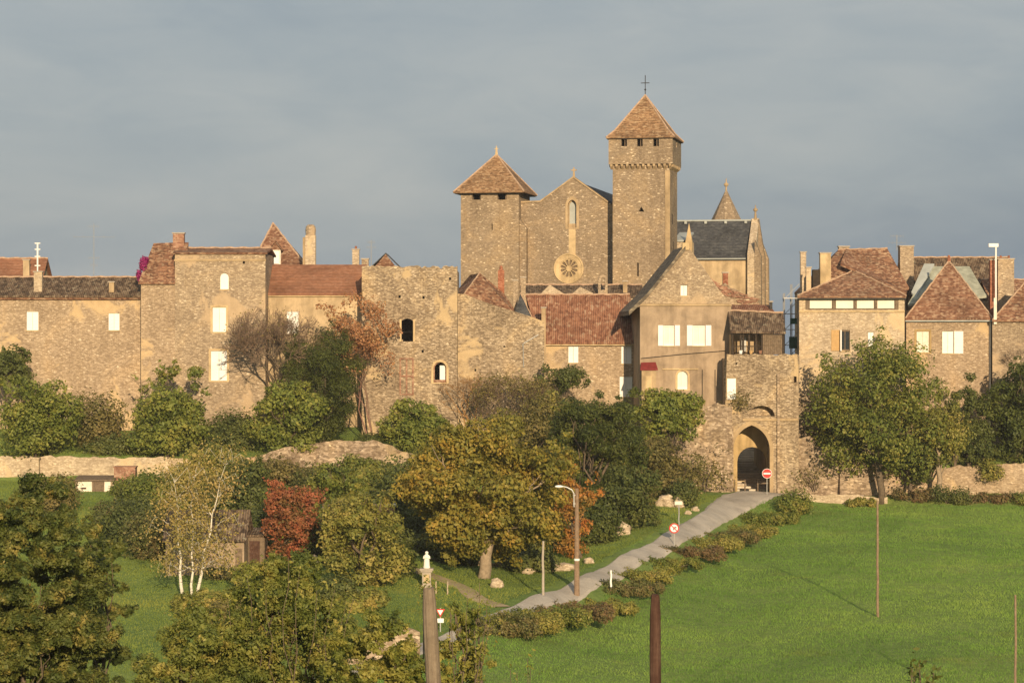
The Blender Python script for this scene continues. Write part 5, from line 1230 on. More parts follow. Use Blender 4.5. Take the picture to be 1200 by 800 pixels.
def tree(name, label, cat, px, D, box, leaf, n=9000, size=.17, trunk=.28, bark='bark', nb=26, blob=.36, gap=-.45, shell=.5, base_py=None, shape='round', seed=1, gs=1.0, lean=0, group=None, up=.25, depth=None, fork=None, aspect=.62):
    """box = photo columns and rows of the crown; the trunk stands at column px on the ground"""
    random.seed(seed * 13 + int(px)); x0, x1, y0, y1 = box
    if D > 100: size *= .84; n = int(n * 1.35)
    X = X_(px, D); zb = gz(X, D) if base_py is None else Z_(base_py, D)
    root = thing(name, label, cat, (X, D, zb), group=group)
    cx, cz = X_((x0 + x1) / 2, D), Z_((y0 + y1) / 2, D); rx, rz = (x1 - x0) / 2 / FOC * D, (y1 - y0) / 2 / FOC * D
    ry = depth if depth else min(rx, max(rz, rx * .6)); C0 = Vector((cx, D, cz)); blobs = []
    br = blob * min(rx, rz)
    for i in range(nb):
        for _ in range(60):
            v = Vector((random.uniform(-1, 1), random.uniform(-1, 1), random.uniform(-1, 1)))
            if v.length > 1: continue
            if shape == 'cone':
                if math.hypot(v.x, v.y) > (1 - (v.z + 1) / 2) * .95 + .06: continue
            elif shape == 'column':
                if math.hypot(v.x, v.y) > .75 + .2 * math.cos(v.z * 1.5): continue
            elif v.length < .35 and random.random() < .7: continue
            break
        rr = br * random.uniform(.7, 1.3)
        s = Vector((max(.05, rx - br * .55), max(.05, ry - br * .6), max(.05, rz - br * .5)))
        c = C0 + Vector((v.x * s.x, v.y * s.y, v.z * s.z)); blobs.append(((c.x, c.y, c.z), (rr * 1.15, rr * 1.15, rr * .9)))
    for i in range(0 if name == 'pollarded_tree' else nb // 2):      # stray sprays that break the outline
        k = random.choice(blobs); d = (Vector(k[0]) - C0); d = d.normalized() if d.length > .1 else Vector((0, 0, 1))
        q = Vector(k[0]) + d * k[1][0] * random.uniform(.75, 1.15) + Vector((random.uniform(-1, 1), random.uniform(-1, 1), random.uniform(-.5, 1))) * br * .5
        r_ = br * random.uniform(.22, .5); blobs.append((tuple(q), (r_ * 1.2, r_, r_ * random.uniform(.6, 1.5))))
    p, nr = scatter(blobs, int(n * 1.1), shell, gap, seed, up, gs)
    leaf_mesh('crown', p, nr, size * RNG.uniform(.45, 1.6, len(p)), L[leaf], root, aspect, (X, D, zb))
    b = MB(); zc = C0.z - zb - rz * .35; top = Vector((cx - X + lean, 0, max(zc, .8)))
    b0 = Vector((0, 0, -.3))
    pts = limb(b, b0, top, trunk * 1.25, trunk * .7, .04)
    for i in random.sample(range(nb), min(nb, 11)):
        t = Vector(blobs[i][0]) - Vector((X, D, zb)); s = pts[random.choice((2, 3, 4, 5))]
        m = limb(b, s, t, trunk * .42, trunk * .08, .1, 5, 5)
        for _ in range(3): limb(b, m[random.choice((2, 3, 4))], t + Vector((random.uniform(-1, 1), random.uniform(-1, 1), random.uniform(-.6, .8))) * br, trunk * .14, .015, .1, 4, 4)
    b.build('trunk', M[bark], root, True)
    return root
def twiggy(name, label, cat, px, D, box, bark='bark_twig', trunk=.16, seed=1, leaf=None, nleaf=0, size=.1, density=1.0, base_py=None, stems=1):
    """bare tree grown by repeated forking"""
    random.seed(seed); x0, x1, y0, y1 = box; X = X_(px, D); zb = gz(X, D) if base_py is None else Z_(base_py, D)
    root = thing(name, label, cat, (X, D, zb)); b = MB(); tw = MB(); tips = []
    cx, cz = X_((x0 + x1) / 2, D) - X, Z_((y0 + y1) / 2, D) - zb; rx, rz = (x1 - x0) / 2 / FOC * D, (y1 - y0) / 2 / FOC * D
    def inside(p): return ((p.x - cx) / rx) ** 2 + (p.y / (rx * .8)) ** 2 + ((p.z - cz) / rz) ** 2
    def grow(p, d, r, l, lev):
        if lev > 6 or r < .006: tips.append(p); return
        q = p + d * l
        k = inside(q)
        if k > 1.05: q = p + d * l * .4; tips.append(q)
        m = p.lerp(q, .5) + Vector((random.uniform(-1, 1), random.uniform(-1, 1), random.uniform(-1, 1))) * l * .09
        (b if lev < 3 else tw).tube([p, m, q], [r, r * .88, r * .76], 5 if lev < 3 else 3, cap=False)
        if k > 1.05: return
        nchild = 2 if lev == 0 else (3 if random.random() < .55 * density + .15 else 2)
        for _ in range(nchild + (1 if lev in (2, 3, 4) and density > 1 else 0)):
            nd = (d + Vector((random.gauss(0, .55), random.gauss(0, .5), random.gauss(.04, .42)))).normalized()
            grow(q, nd, r * .66, l * random.uniform(.68, .9), lev + 1)
    h = cz - rz * .75
    for s in range(stems):
        a = Vector((random.uniform(-.3, .3) if stems > 1 else 0, random.uniform(-.3, .3) if stems > 1 else 0, -.3))
        d0 = Vector((cx * .12 + random.gauss(0, .3 if stems > 1 else .06), random.gauss(0, .15), 1)).normalized()
        tp = a + d0 * max(.5, h + .3)
        b.tube([a, a.lerp(tp, .5), tp], [trunk * 1.2, trunk, trunk * .9], 7)
        for k in range(4 if stems == 1 else 2):
            grow(tp, (d0 * .7 + Vector((random.gauss(0, .7), random.gauss(0, .5), random.uniform(.1, .7)))).normalized(), trunk * .62, rz * .42, 0)
    b.build('trunk', M['bark'] if bark == 'bark_twig' else M[bark], root, True); tw.build('twigs', M[bark], root)
    if nleaf and tips:
        T = np.array([tuple(t) for t in tips]); k = RNG.integers(0, len(T), nleaf); p = T[k] + RNG.normal(size=(nleaf, 3)) * .28
        leaf_mesh('crown', p, RNG.normal(size=(nleaf, 3)), size * RNG.uniform(.6, 1.3, nleaf), L[leaf], root)
    return root
def shrub(name, label, cat, px, D, wpx, hpx, leaf, n=2500, size=.13, seed=1, blobs=7, group=None, base_py=None, gap=-.6, depth=None, sink=.25):
    random.seed(seed * 7 + int(px)); X = X_(px, D); zb = gz(X, D) if base_py is None else Z_(base_py, D); root = thing(name, label, cat, (X, D, zb), group=group)
    w, h = wpx / 2 / FOC * D, hpx / FOC * D; bl = []; dy = depth or min(w, h)
    for i in range(blobs):
        rr = random.uniform(.3, .5) * h; bl.append(((X + random.uniform(-1, 1) * max(0, w - rr), D + random.uniform(-1, 1) * max(0, dy - rr), zb + random.uniform(.25, .8) * (h - rr) + rr * .3), (rr * 1.2, rr * 1.1, rr)))
    for i in range(max(2, blobs // 2)):
        rr = .4 * h; bl.append(((X + random.uniform(-1, 1) * max(0, w - rr), D + random.uniform(-.6, .6) * dy, zb + rr * .5), (rr * 1.3, rr, rr)))
    p, nr = scatter(bl, n, .4, gap, seed); q = p[:, 2] > zb - sink
    leaf_mesh('foliage', p[q], nr[q], size * RNG.uniform(.6, 1.35, q.sum()), L[leaf], root, .62, (X, D, zb))
    b = MB()
    for i in range(5): limb(b, Vector((random.uniform(-.2, .2), 0, -.2)), Vector(bl[i % len(bl)][0]) - Vector((X, D, zb)), .05, .015, .1, 4, 4)
    b.build('stems', M['bark'], root)
    return root

# --- terrace trees in front of the left houses
tree('pollarded_tree', 'round clipped green tree at the far left standing above the terrace wall', 'tree', 42, 237.7, (-6, 90, 434, 537), 'lime', 11000, .17, .2, nb=40, seed=2, base_py=548, blob=.3)
tree('dark_tree', 'dark green crown rising behind the leftmost round tree', 'tree', 12, 246, (-22, 40, 404, 452), 'dark', 5000, .16, .2, seed=3)
shrub('shrub', 'loose olive green shrub between the two leftmost round trees', 'shrub', 112, 244, 70, 66, 'brown', 4500, .15, 4, 9)
shrub('hedge', 'low clipped dark hedge behind the bright terrace wall at the left', 'hedge', 108, 239.2, 130, 24, 'dark', 5000, .12, 5, 12, depth=.7)
tree('pollarded_tree', 'round clipped green tree right of the white shutter height of the square house', 'tree', 197, 238.4, (152, 246, 447, 537), 'lime', 9000, .17, .18, nb=34, seed=4, blob=.32)
tree('fig_tree', 'open crowned dark leaved tree reaching up the wall behind the second round tree', 'tree', 185, 244, (146, 256, 426, 480), 'ash', 2300, .17, .1, nb=22, seed=5, gap=-.05, blob=.26)
shrub('hedge', 'low dark hedge between the second and third round trees', 'hedge', 262, 241, 90, 34, 'dark', 5000, .13, 6, 11, depth=1.0)
shrub('hedge', 'tall shaded dark hedge in front of the foot of the cream house', 'hedge', 275, 246, 70, 42, 'dark', 4500, .13, 6, 11, depth=1.0)
twiggy('bare_tree', 'leafless spreading tree before the cream walled house', 'tree', 310, 245, (262, 386, 352, 468), 'bark_twig', .24, 21, density=1.25, leaf='brown', nleaf=500, size=.09)
tree('yew', 'dark brushy upright evergreen beside the bare spreading tree', 'tree', 378, 243.5, (322, 426, 383, 520), 'yew', 40000, .15, .3, nb=60, shape='column', seed=6, up=.9, blob=.24, shell=.2, aspect=.22)
tree('pollarded_tree', 'round clipped green tree in front of the dark evergreen', 'tree', 337, 238.6, (289, 385, 446, 532), 'lime', 10000, .17, .2, nb=36, seed=7, base_py=545, blob=.3)
tree('autumn_tree', 'thinning tree with rusty orange leaves in front of the ruined tower', 'tree', 438, 246, (378, 470, 346, 420), 'rust', 4200, .14, .09, 'bark_twig', nb=18, seed=8, gap=-.05, blob=.4)
twiggy('purple_tree', 'purplish brown twiggy tree at the foot of the ruined tower', 'tree', 440, 243.8, (398, 482, 372, 492), 'bark_red', .07, 31, density=1.2, leaf='rust', nleaf=1400, size=.1, stems=2)
shrub('shrub', 'small dark rounded bush between the evergreen and the fourth round tree', 'shrub', 432, 240, 36, 30, 'dark', 2500, .12, 8)
tree('pollarded_tree', 'round clipped green tree at the foot of the ruined tower arch window', 'tree', 487, 239.6, (446, 528, 464, 536), 'lime', 8500, .17, .18, nb=32, seed=9, base_py=546, blob=.32)
twiggy('bare_bush', 'orange stemmed leafless bush against the sloping wall', 'bush', 548, 246.5, (515, 592, 415, 500), 'bark_orange', .07, 41, density=1.1, stems=5)
twiggy('bare_bush', 'greyish brown leafless thicket between sloping wall and red tiled house', 'bush', 600, 245, (552, 650, 425, 505), 'bark_twig', .08, 42, density=1.3, leaf='brown', nleaf=3500, size=.11, stems=6)
tree('flat_pine', 'small flat topped green tree under the windows of the red tiled house', 'tree', 665, 247, (622, 704, 427, 462), 'dark', 4200, .13, .12, nb=18, seed=10, gap=-.25, blob=.5)
tree('mixed_tree', 'dull olive brown tree left of the tall dark tree', 'tree', 620, 236, (560, 682, 456, 560), 'brown', 9000, .15, .2, nb=34, seed=11, blob=.3)
tree('green_tree', 'light olive bush like crown above the orange tree top', 'tree', 652, 238, (618, 684, 456, 520), 'olive', 4500, .14, .16, nb=20, seed=37)
tree('tall_dark_tree', 'big dark olive green tree between the orange tree and the lane', 'tree', 695, 216, (628, 760, 450, 650), 'yew', 40000, .17, .4, nb=80, seed=12, shape='round', blob=.2, shell=.25, up=.7, aspect=.3)
tree('dark_bush_tree', 'low dark green tree at the lane edge behind the street lamp', 'tree', 738, 212, (700, 775, 548, 625), 'dark', 8000, .14, .2, nb=28, seed=13)
tree('pollarded_tree', 'round clipped green tree below the gabled house', 'tree', 782, 239, (735, 831, 456, 526), 'lime', 10000, .16, .2, nb=38, seed=14, blob=.3)
tree('mixed_tree', 'brownish olive tree under the round tree left of the gate', 'tree', 780, 232, (742, 822, 505, 590), 'brown', 9000, .14, .2, nb=32, seed=15)
shrub('shrub', 'small dark green bush on the bank beside the lane left of the gate', 'shrub', 800, 227, 36, 36, 'dark', 3000, .11, 16)
shrub('ivy', 'dry climbing growth on the rubble bank at the left gate jamb', 'creeper', 828, 242, 44, 62, 'brown', 1600, .12, 17, gap=-.1)
shrub('shrub', 'small shrub growing from the wall just left of the lunette', 'shrub', 868, 243.9, 18, 26, 'brown', 700, .08, 18, base_py=478)

# --- big walnut-like autumn tree and its neighbours
tree('autumn_tree', 'largest tree in the picture, orange and yellow green, beside the statue', 'tree', 566, 186, (472, 678, 486, 664), 'orange', 42000, .15, .42, 'bark_pale', nb=95, seed=19, blob=.2, shell=.35, gs=.9, gap=-.5)
tree('red_creeper_tree', 'narrow red orange leaved growth on the right flank of the big autumn tree', 'tree', 682, 196, (640, 700, 512, 668), 'foxy', 7000, .12, .12, nb=34, seed=20, shape='column', gap=-.15)
tree('olive_conifer', 'dense dark olive conical tree left of the statue', 'tree', 425, 178, (372, 478, 570, 708), 'olive', 16000, .13, .3, nb=60, seed=22, shape='round', blob=.24, shell=.35, up=.5)
tree('red_maple', 'orange red tree left of the dark olive conical tree', 'tree', 345, 188, (306, 384, 552, 662), 'red', 10000, .12, .14, nb=46, seed=23, blob=.27, gap=-.3)
tree('dark_tree', 'dark spreading tree behind the red tree and the birch', 'tree', 290, 205, (250, 325, 535, 630), 'dark', 9000, .15, .2, nb=32, seed=24)
tree('green_tree', 'bright olive tree between birch top and garden wall', 'tree', 255, 222, (205, 300, 520, 580), 'olive', 7000, .15, .16, nb=28, seed=25)
tree('green_tree', 'rounded mid green tree behind the roof of the garden house', 'tree', 400, 214, (350, 450, 540, 600), 'ash', 9000, .14, .2, nb=32, seed=26)
tree('green_tree', 'dull green tree left of the big autumn tree', 'tree', 470, 208, (425, 520, 535, 640), 'dark', 11000, .15, .2, nb=36, seed=27)
shrub('bush', 'dark round bush on the lawn left of the birch', 'bush', 150, 196, 70, 62, 'dark', 6500, .12, 28, 9)
shrub('bush', 'olive round bush touching the left side of the birch', 'bush', 182, 191, 70, 58, 'hedge', 6500, .12, 29, 9)
shrub('bush', 'loose green bush behind the dark round bush on the lawn', 'bush', 180, 212, 80, 55, 'ash', 5500, .13, 30, 9)
# birch with three white stems
def birch():
    D = 176; X = X_(222, D); zb = gz(X, D); random.seed(77)
    root = thing('birch', 'birch with three slender white trunks and sparse yellowish leaves', 'tree', (X, D, zb))
    tips = []
    for k, (bx, tx, ty, r) in enumerate(((215, 207, 565, .13), (224, 226, 560, .10), (228, 262, 545, .13))):
        b = MB(); b0 = Vector((X_(bx, D) - X, k * .5 - .5, -.3)); t0 = Vector((X_(tx, D) - X, k * .6 - .6, Z_(ty, D) - zb))
        pts = [b0.lerp(t0, i / 8) + Vector((random.uniform(-.12, .12), 0, 0)) for i in range(9)]
        b.tube(pts, [r * (1 - i / 8.6) ** 1.4 + .008 for i in range(9)], 7)
        for i in range(2, 9):
            for _ in range(4):
                s = pts[i]; a = random.uniform(0, 6.28); l = random.uniform(.8, 2.4) * (1 - (i - 2) / 12)
                e = s + Vector((math.cos(a) * l, math.sin(a) * l, random.uniform(.3, 1.3)))
                q = limb(b, s, e, .022, .007, .08, 4, 4); tips += q[2:]
                d = e + Vector((math.cos(a) * .4, math.sin(a) * .4, -random.uniform(.4, 1.3))); q = limb(b, e, d, .01, .005, .05, 3, 3); tips += q
        b.build('trunk', M['birch'], root, True)
    T = np.array([tuple(t + Vector((X, D, zb))) for t in tips]); n = 8800; kk = RNG.integers(0, len(T), n); p = T[kk] + RNG.normal(size=(n, 3)) * np.array([.36, .36, .42])
    p = p[p[:, 2] > zb + 1.5]
    leaf_mesh('crown', p, RNG.normal(size=(len(p), 3)), .085 * RNG.uniform(.6, 1.3, len(p)), L['birch'], root, .7, (X, D, zb))
birch()

# --- right side
tree('broad_tree', 'big spreading green tree on the right in front of the pale house', 'tree', 1033, 243.6, (946, 1112, 388, 562), 'ash', 24000, .16, .3, nb=62, seed=33, blob=.24, gs=.8, gap=-.38, shell=.4, up=.6)
tree('small_tree', 'small yellowish tree touching the right flank of the big spreading tree', 'tree', 1098, 244.2, (1064, 1138, 468, 548), 'olive', 6500, .14, .24, 'bark_pale', nb=26, seed=34, gap=-.35)
tree('dark_tree', 'dark tree with thin trunk in the shade under the big spreading tree', 'tree', 1066, 245.3, (1035, 1100, 495, 565), 'dark', 6000, .15, .18, nb=20, seed=35)
for px, yt, lb in ((1118, 427, 'left one of three dark pointed conifers right of the big spreading tree'), (1135, 432, 'middle one of three dark pointed conifers right of the big spreading tree'), (1152, 440, 'right one of three dark pointed conifers right of the big spreading tree')):
    tree('conifer', lb, 'tree', px, 247.8, (px - 20, px + 20, yt - 4, 548), 'dark', 5500, .14, .16, nb=44, seed=px, shape='cone', blob=.3, group='pointed conifers', up=.5)
tree('dark_tree', 'large dark olive tree cut by the right edge of the picture', 'tree', 1185, 249.5, (1146, 1256, 412, 562), 'yew', 22000, .15, .3, nb=60, seed=36, blob=.22)
twiggy('bare_tree', 'leafless grey tree against the wall at the right edge', 'tree', 1180, 252, (1155, 1225, 380, 450), 'bark_twig', .1, 51, density=1.3, stems=2)
shrub('hedge', 'clipped very dark hedge on the stepped wall right of the gate', 'hedge', 985, 247.6, 66, 52, 'dark', 7500, .11, 37, 12, depth=.8, base_py=540)
shrub('hedge', 'lower clipped dark hedge behind the trunk of the big spreading tree', 'hedge', 1050, 249, 60, 30, 'dark', 4500, .11, 38, 10, depth=.8, base_py=552)
shrub('shrub', 'dark green bush by the lane immediately right of the gate', 'shrub', 930, 236, 46, 32, 'ash', 4500, .11, 39, 9)
shrub('shrub', 'small green shrub hanging on the retaining wall right of the trunks', 'shrub', 1160, 246.3, 34, 26, 'olive', 1500, .11, 40, base_py=560)
shrub('creeper', 'thin dry creeper spread on the retaining wall right of the gate', 'creeper', 955, 245, 70, 40, 'brown', 800, .1, 41, gap=.0, base_py=572, depth=.3)
# brambles and rough growth along the foot of the right wall and beside the lane
for i, (px, D, w, h, lf, lb) in enumerate((
    (1070, 243.6, 50, 17, 'bramble', 'reddish bramble clump just right of the big tree trunk'), (1115, 243.2, 60, 24, 'dark', 'dark bushy clump under the small yellowish tree'),
    (1165, 243.4, 70, 16, 'bramble', 'reddish bramble clump below the right end of the retaining wall'), (1205, 243.2, 50, 20, 'ash', 'green clump at the right edge below the retaining wall'),
    (1010, 242.6, 40, 12, 'olive', 'low green clump left of the big tree trunk'))):
    shrub('bramble', lb, 'bramble', px, D, w, h, lf, 2600, .1, 60 + i, 8, depth=1.0)
hp = [(585, 163.5, 46, 40), (612, 165.5, 44, 40), (640, 169, 50, 36), (668, 173, 50, 30), (698, 178, 48, 26), (728, 184, 46, 26), (757, 190, 42, 26), (783, 196, 40, 26), (808, 202, 38, 25), (832, 209, 36, 25), (855, 216, 34, 25), (878, 223, 34, 25), (903, 230, 34, 27)]
hl_ = ['lowest hedge clump at the bottom of the lane above the foreground bushes', 'second hedge clump up from the bottom of the lane', 'brown hedge clump left of the street lamp foot', 'hedge clump directly in front of the street lamp foot', 'hedge clump just right of the street lamp', 'hedge clump beside the white marker on the lane', 'hedge clump left of the round sign on the lane', 'hedge clump at the foot of the round sign on the lane', 'hedge clump just above the round sign on the lane', 'brownish hedge clump midway between round sign and gate', 'hedge clump below the widening of the lane', 'hedge clump just below the gate forecourt', 'topmost hedge clump beside the dark bush at the gate']
for i, (px, D, w, h) in enumerate(hp):
    shrub('hedge_bush', hl_[i], 'hedge', px, D, w * 2.2, h * .6, ['hedge', 'olive', 'ash', 'bramble', 'olive'][i % 5], 11000, .08, 80 + i, 30, group='hedge bushes along the field side of the lane', depth=2.4, gap=-.35)
# rough growth behind, along the garden slopes
fill = [(60, 226, 80, 22, 'hedge', 'ragged growth under the terrace wall left of the shed'), (160, 226, 60, 26, 'ash', 'green growth under the terrace wall right of the shed'),
 (225, 232, 60, 34, 'olive', 'tangled olive growth under the garden wall'), (322, 234, 80, 36, 'brown', 'dry growth on the crumbling garden wall foot'), (425, 234, 60, 36, 'ash', 'green growth below the crumbling garden wall'),
 (520, 235, 80, 30, 'olive', 'olive growth below the fourth round tree'), (470, 226, 90, 40, 'ash', 'bushy green slope above the dull green tree'), (560, 236, 70, 40, 'brown', 'brownish thicket behind the top of the big autumn tree'), (320, 215, 60, 30, 'ash', 'green growth above the red tree'),
 (720, 232, 60, 40, 'dark', 'dark thicket behind the low tree at the lane edge'), (500, 196, 60, 26, 'dark', 'dark undergrowth left below the big autumn tree'), (560, 198, 80, 30, 'dark', 'dark undergrowth directly behind the big autumn trunk'), (620, 200, 70, 34, 'dark', 'dark undergrowth right below the big autumn tree'),
 (650, 203, 50, 40, 'dark', 'dark undergrowth left of the lamp post'), (395, 196, 60, 34, 'dark', 'dark growth in front of the garden house roof'), (330, 180, 60, 26, 'ash', 'low green growth under the red tree'), (270, 182, 60, 18, 'hedge', 'low growth at the foot of the garden house wall')]
for i, (px, D, w, h, lf, lb) in enumerate(fill): shrub('wild_shrub', lb, 'shrub', px, D, w, h, lf, 4800, .13, 120 + i, 9)
# magenta creeper on the lean-to of the square house
t = thing('flowering_creeper', 'magenta creeper at the left edge of the square house roof', 'creeper', P(164, 330, 251))
p, nr = scatter([((X_(168, 251), 251, Z_(309, 251)), (.4, .4, .7)), ((X_(163, 251), 251, Z_(322, 251)), (.3, .3, .6)), ((X_(171, 251), 251, Z_(305, 251)), (.3, .3, .4))], 900, .3, -.8, 3)
L['magenta'] = M['magenta']; leaf_mesh('foliage', p, nr, .11 * RNG.uniform(.6, 1.3, len(p)), L['magenta'], t, .62, t.location)

# --- foreground trees, 55 to 80 m away
def fore(name, label, px, D, box, leaf, n, size, seed, nb=70, blob=.16, gap=-.35, trunk=.12, base=None):
    return tree(name, label, 'tree', px, D, box, leaf, n, size, trunk, 'bark', nb, blob * 1.15, gap + .12, .02, base, 'round', seed, 4.0, 0, None, .35, None, None, .5)
fore('foreground_tree', 'large leafy tree filling the lower left corner', 40, 76, (-90, 140, 548, 900), 'fore', 230000, .05, 201, 420, .085, -.5)
fore('foreground_tree', 'lower leafy bough rising right of the lower left corner tree', 120, 80, (66, 156, 600, 860), 'fore', 46000, .052, 202, 110, .12, -.4)
fore('foreground_tree', 'yellow green young tree with upright shoots in the lower middle left', 330, 66, (246, 428, 640, 900), 'foremid', 130000, .042, 203, 300, .1, -.35)
fore('foreground_tree', 'low leafy crown at the bottom between the lawn and the young tree', 215, 64, (150, 330, 700, 930), 'foremid', 100000, .044, 204, 240, .11, -.4)
fore('foreground_tree', 'bright yellow green crown at the bottom left of the leaning post', 440, 58, (360, 510, 706, 930), 'foreyel', 70000, .043, 205, 200, .11, -.4)
fore('foreground_tree', 'bright yellow green crown right of the leaning post', 540, 57, (500, 582, 706, 900), 'foreyel', 26000, .042, 206, 110, .13, -.3)
def shoots(name, label, px, D, tops, leaf, n, size, spread=.16, base=None):
    """upright leafy shoots"""
    X = X_(px, D); zb = gz(X, D) if base is None else Z_(base, D); root = thing(name, label, 'plant', (X, D, zb)); random.seed(int(px) + 5); b = MB(); T = []
    for (tx, ty) in tops:
        e = Vector((X_(tx, D) - X, random.uniform(-.3, .3), Z_(ty, D) - zb)); s = Vector((e.x * .3, 0, 0))
        q = limb(b, s, e, .022, .006, .03, 8, 5)
        for i in range(8 if D < 30 else 3, 9): T += [q[i]] * (2 if i < 8 else 1)
    b.build('stems', M['bark'], root)
    T = np.array([tuple(t) for t in T]); k = RNG.integers(0, len(T), n); p = T[k] + RNG.normal(size=(n, 3)) * np.array([spread, spread, spread * 1.4]) + np.array(root.location)
    leaf_mesh('leaves', p, RNG.normal(size=(n, 3)) + np.array([0, 0, .4]), size * RNG.uniform(.6, 1.3, n), L[leaf], root, .5, root.location); return root
shoots('leafy_shoots', 'upright leafy shoots sticking out of the young tree in the lower middle left', 330, 64, [(268, 700), (290, 672), (312, 690), (338, 652), (352, 668), (372, 690), (392, 690), (405, 710), (415, 700)], 'foreyel', 1500, .055)
shoots('leafy_shoots', 'sparse yellow shoots right of the leaning post', 535, 56, [(548, 700), (562, 682), (571, 700), (528, 715), (575, 720)], 'foreyel', 500, .05, .13)
shoots('leafy_shoots', 'small shoot tips poking up at the bottom right of the yellow crown', 607, 50, [(598, 785), (618, 770), (622, 782), (606, 790)], 'foreyel', 120, .045, .08)
shoots('sapling', 'dark leaved sapling tip at the bottom edge of the meadow', 1078, 24, [(1066, 779), (1078, 775), (1089, 784), (1073, 792), (1086, 794)], 'dark', 75, .034, .03)

# ------------------------------------------------------------------ garden buildings and furniture
f = Frame('garden_shed', 'small shed with two pale doors around a brown one below the terrace wall', 'shed', 110, 228)
x0, x1 = f.L(88, 0)[0], f.L(133, 0)[0]; zt, zb_ = f.L(0, 562)[1], f.L(0, 586)[1]
f.o.location.z += zb_ if zb_ < 0 else 0
zt = (586 - 562) / FOC * 228; 
MB().box(x0, x1, .1, 2.2, -.6, zt).build('wall', M['stone_rough'], f.o)
MB().slab([(x0 - .1, -.25, zt + .02), (x1 + .1, -.25, zt + .02), (x1 + .1, 2.4, zt + .3), (x0 - .1, 2.4, zt + .3)], .12).build('roof', M['wood'], f.o)
for a, b_, mt in ((91, 108, 'white_old'), (108.4, 122, 'wood'), (122.4, 130, 'white_old')):
    d = MB().box(f.L(a, 0)[0], f.L(b_, 0)[0] - .03, .0, .097, -.1, zt - .12).build('door', M[mat_ if False else mt], f.o)
    if a == 91: MB().box(f.L(95, 0)[0], f.L(101, 0)[0], -.04, -.002, 1.0, 1.15).build('handle', M['rust'], d)
f = Frame('brick_pier', 'dark red shed front beside the pale doored shed', 'shed', 146, 229); f.o.location.z -= .2
MB().box(-.95, .95, 0, 1.2, -.6, 2.2).box(-1.02, 1.02, -.06, 1.26, 2.202, 2.3).build('wall', M['pinkbrick'], f.o)
f = Frame('garden_post', 'narrow pale gate pillar against the terrace wall near the far left', 'pillar', 41, 236)
MB().box(-.35, .35, 0, .6, -.8, 2.0).box(-.42, .42, -.07, .67, 2.002, 2.15).build('pillar', M['stone_pale'], f.o)

f = Frame('garden_house', 'low weathered garden house half hidden behind the birch', 'garden house', 245, 184)
x0, x1 = f.L(194, 0)[0], f.L(286, 0)[0]; zt = f.L(0, 632)[1]; 
MB().box(x0, x1, 0, 5, -.8, zt).build('wall', M['render_brown'], f.o)
MB().slab([(x0 - .2, -.3, zt), (x1 + .2, -.3, zt), (x1 + .2, 2.5, zt + 2.0), (x0 - .2, 2.5, zt + 2.0)]).slab([(x0 - .2, 2.5, zt + 2.0), (x1 + .2, 2.5, zt + 2.0), (x1 + .2, 5.3, zt), (x0 - .2, 5.3, zt)]).build('roof', M['canal_dark'], f.o)
MB().box(f.L(276, 0)[0], f.L(284, 0)[0], -.06, -.002, -.1, 1.9).build('door', M['wood'], f.o)
f = Frame('outbuilding', 'brown wooden outbuilding door between garden house and red tree', 'shed', 298, 187)
MB().box(-.7, .75, 0, 2.5, -.6, 2.4).build('wall', M['wood'], f.o); MB().slab([(-.85, -.2, 2.45), (.9, -.2, 2.45), (.9, 2.6, 2.8), (-.85, 2.6, 2.8)], .12).build('roof', M['canal_dark'], f.o)
MB().box(-.35, .4, -.05, -.002, 0, 2.0).build('door', M['rust'], f.o)
f = Frame('garden_house', 'garden house with weathered corrugated roof above the dark conical tree', 'garden house', 410, 196)
x0, x1 = f.L(378, 0)[0], f.L(440, 0)[0]; zt = f.L(0, 616)[1]; zr = f.L(0, 590, 3)[1]
MB().box(x0, x1, 0, 6, -.8, zt).build('wall', M['dressed'], f.o)
MB().slab([(x0 - .2, -.3, zt), (x1 + .2, -.3, zt), (x1 + .2, 3, zr), (x0 - .2, 3, zr)]).slab([(x0 - .2, 3, zr), (x1 + .2, 3, zr), (x1 + .2, 6.3, zt), (x0 - .2, 6.3, zt)]).build('roof', M['canal_dark'], f.o)
f = Frame('brick_pillar', 'short brick pillar with white capping right of the corrugated roof', 'pillar', 456, 197, zb=Z_(640, 197))
hh = (640 - 593) / FOC * 197; MB().box(-.42, .42, 0, .8, -.5, hh).build('pillar', M['pinkbrick'], f.o); MB().box(-.5, .5, -.08, .88, hh + .002, hh + .16).box(-.5, -.425, -.08, .0, hh - 1.2, hh).build('capping', M['white_old'], f.o)

# statue of a robed figure on its pedestal
D = 178; X = X_(500, D); zb = Z_(686, D)
t = thing('pedestal', 'carved pale stone pedestal under the white statue', 'pedestal', (X, D, min(zb, gz(X, D)) + .0)); z0 = 0
hp_ = (686 - 664) / FOC * D
b = MB(); b.box(-.42, .42, -.42, .42, -.4, .14).box(-.3, .3, -.3, .3, .142, hp_ - .24).box(-.4, .4, -.4, .4, hp_ - .238, hp_ - .12).box(-.47, .47, -.47, .47, hp_ - .118, hp_); b.build('pedestal_block', M['concrete'], t)
MB().box(-.2, .2, -.33, -.303, .3, hp_ - .4).build('panel', M['pale_dressed'], t)
st_ = thing('statue', 'white statue of a veiled robed figure with folded hands on the pedestal', 'statue', (X, D, t.location.z + hp_))
b = MB(); H = (664 - 644) / FOC * D
prof = [(.2, 0), (.22, .04), (.19, .18), (.175, .42), (.165, .55), (.17, .66), (.175, .72), (.15, .775), (.085, .81), (.075, .84), (.095, .87), (.105, .92), (.09, .965), (.045, .995), (.01, 1.0)]
b.lathe([(r * H * .95, z * H) for r, z in prof], n=20, sx=1, sy=.8)
